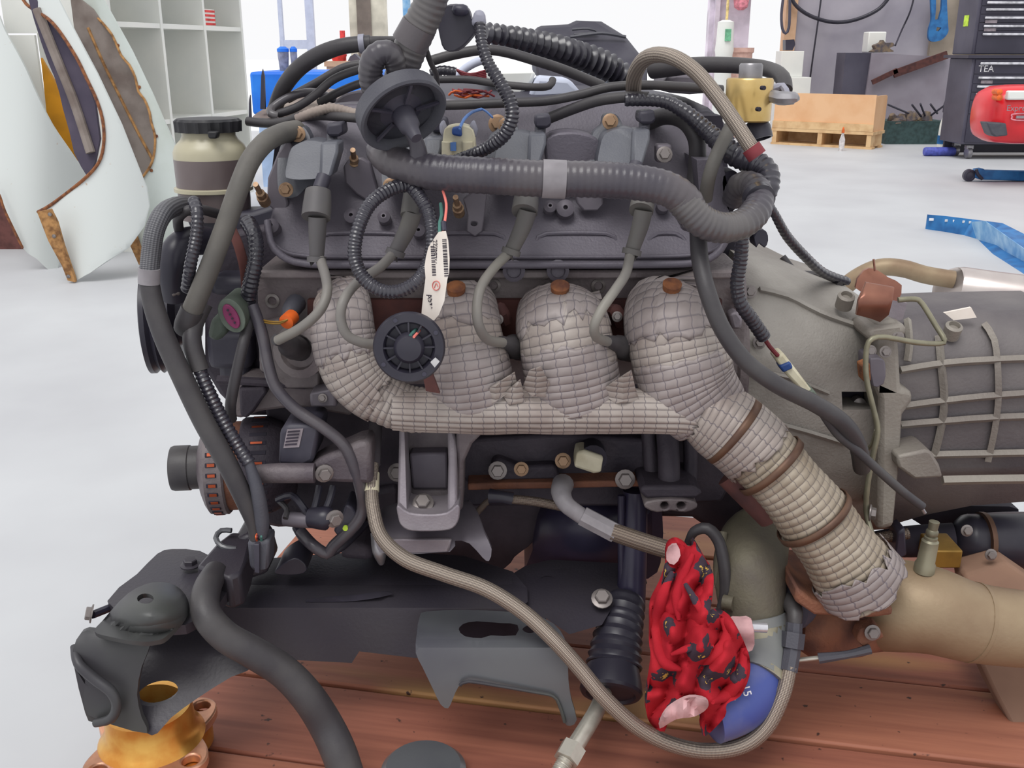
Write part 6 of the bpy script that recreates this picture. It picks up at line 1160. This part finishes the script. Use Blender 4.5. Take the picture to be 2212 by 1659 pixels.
t = thing('timber_prop', 'brown sloping board propped under the gearbox beside the tan pipe', 'board')
MB().panel([(2084, 1240), (2176, 1214), (2300, 1300), (2300, 1630), (2206, 1606), (2150, 1500), (2108, 1410)], pw([(1214, 1.12), (1640, .955)]), .04).build('board', 'cardboard', t, bevel=.004)
# ================================================================ red rag
rg = thing('red_rag', 'crumpled red cloth rag with dark and yellow print draped over the pipework', 'rag')
RP = [(1440, 1198), (1446, 1180), (1462, 1172), (1480, 1180), (1492, 1192), (1500, 1172), (1512, 1190), (1528, 1218), (1541, 1241), (1540, 1282), (1534, 1330), (1552, 1328), (1580, 1342), (1606, 1386), (1619, 1420), (1619, 1460), (1599, 1504), (1570, 1521), (1566, 1548), (1524, 1590), (1515, 1571), (1520, 1535), (1490, 1520), (1450, 1530), (1436, 1580), (1404, 1562), (1396, 1520), (1408, 1437), (1405, 1400), (1405, 1356), (1407, 1309), (1427, 1268), (1440, 1228)]
def ragY(x, y):
    w = noise.noise(Vector((x * .012, y * .012, 3))) * 30
    u = (x + .35 * y + w) * .045; v = (x * .6 - y + w * 1.5) * .035
    k = max(0, min(1, (y - 1180) / 200))
    return .958 - .05 * k - .03 * max(0, 1 - ((x - 1515) / 115) ** 2) - .018 * abs(math.sin(u)) ** .7 - .016 * abs(math.sin(v)) ** .7 * k + .012 * noise.noise(Vector((x * .03, y * .03, 1)))
MB().panel(crom(RP, closed=True, n=3), ragY, .012, step=5).build('cloth', 'rag', rg, ang=75)
MB().panel(crom([(1425, 1574), (1432, 1546), (1452, 1524), (1490, 1506), (1526, 1512), (1528, 1530), (1500, 1548), (1460, 1554)], closed=True, n=3), lambda x, y: ragY(x, y) - .012 + .006 * math.sin(x * .1), .004, step=8).build('turned_edge', 'cloth_back', rg)
MB().panel(crom([(1574, 1340), (1600, 1336), (1624, 1340), (1630, 1392), (1617, 1408), (1600, 1380)], closed=True, n=2), lambda x, y: .896 + .004 * math.sin(y * .1), .004, step=8).build('turned_edge', 'cloth_back', rg)
MB().panel(crom([(1440, 1210), (1444, 1184), (1462, 1176), (1470, 1200), (1456, 1220)], closed=True, n=2), lambda x, y: ragY(x, y) - .006, .003, step=8).build('turned_edge', 'cloth_back', rg)
MB().panel([(1556, 1526), (1590, 1510), (1582, 1536), (1562, 1552)], .876, .003).build('turned_edge', 'cloth_back', rg)
for p, r0 in (([(1560, 1334), (1572, 1372), (1548, 1412), (1520, 1436)], 12), ([(1452, 1236), (1430, 1290), (1420, 1350), (1424, 1400), (1440, 1434), (1470, 1446)], 13), ([(1496, 1196), (1478, 1240), (1462, 1290), (1466, 1340)], 11), ([(1540, 1396), (1490, 1400), (1450, 1414)], 9), ([(1606, 1400), (1600, 1460), (1570, 1500), (1540, 1516)], 13), ([(1480, 1260), (1510, 1310), (1530, 1350)], 9)):
    MB().tube([(x, y, ragY(x, y) - .001) for x, y in p], [r0 * .5] + [r0] * (len(p) - 2) + [r0 * .4], segs=12, rfun=lambda lp, ln, t, s: 1 + .25 * noise.noise(Vector((lp * .05, math.cos(t), math.sin(t))))).build('fold', 'rag', rg, ang=75)
finalize()
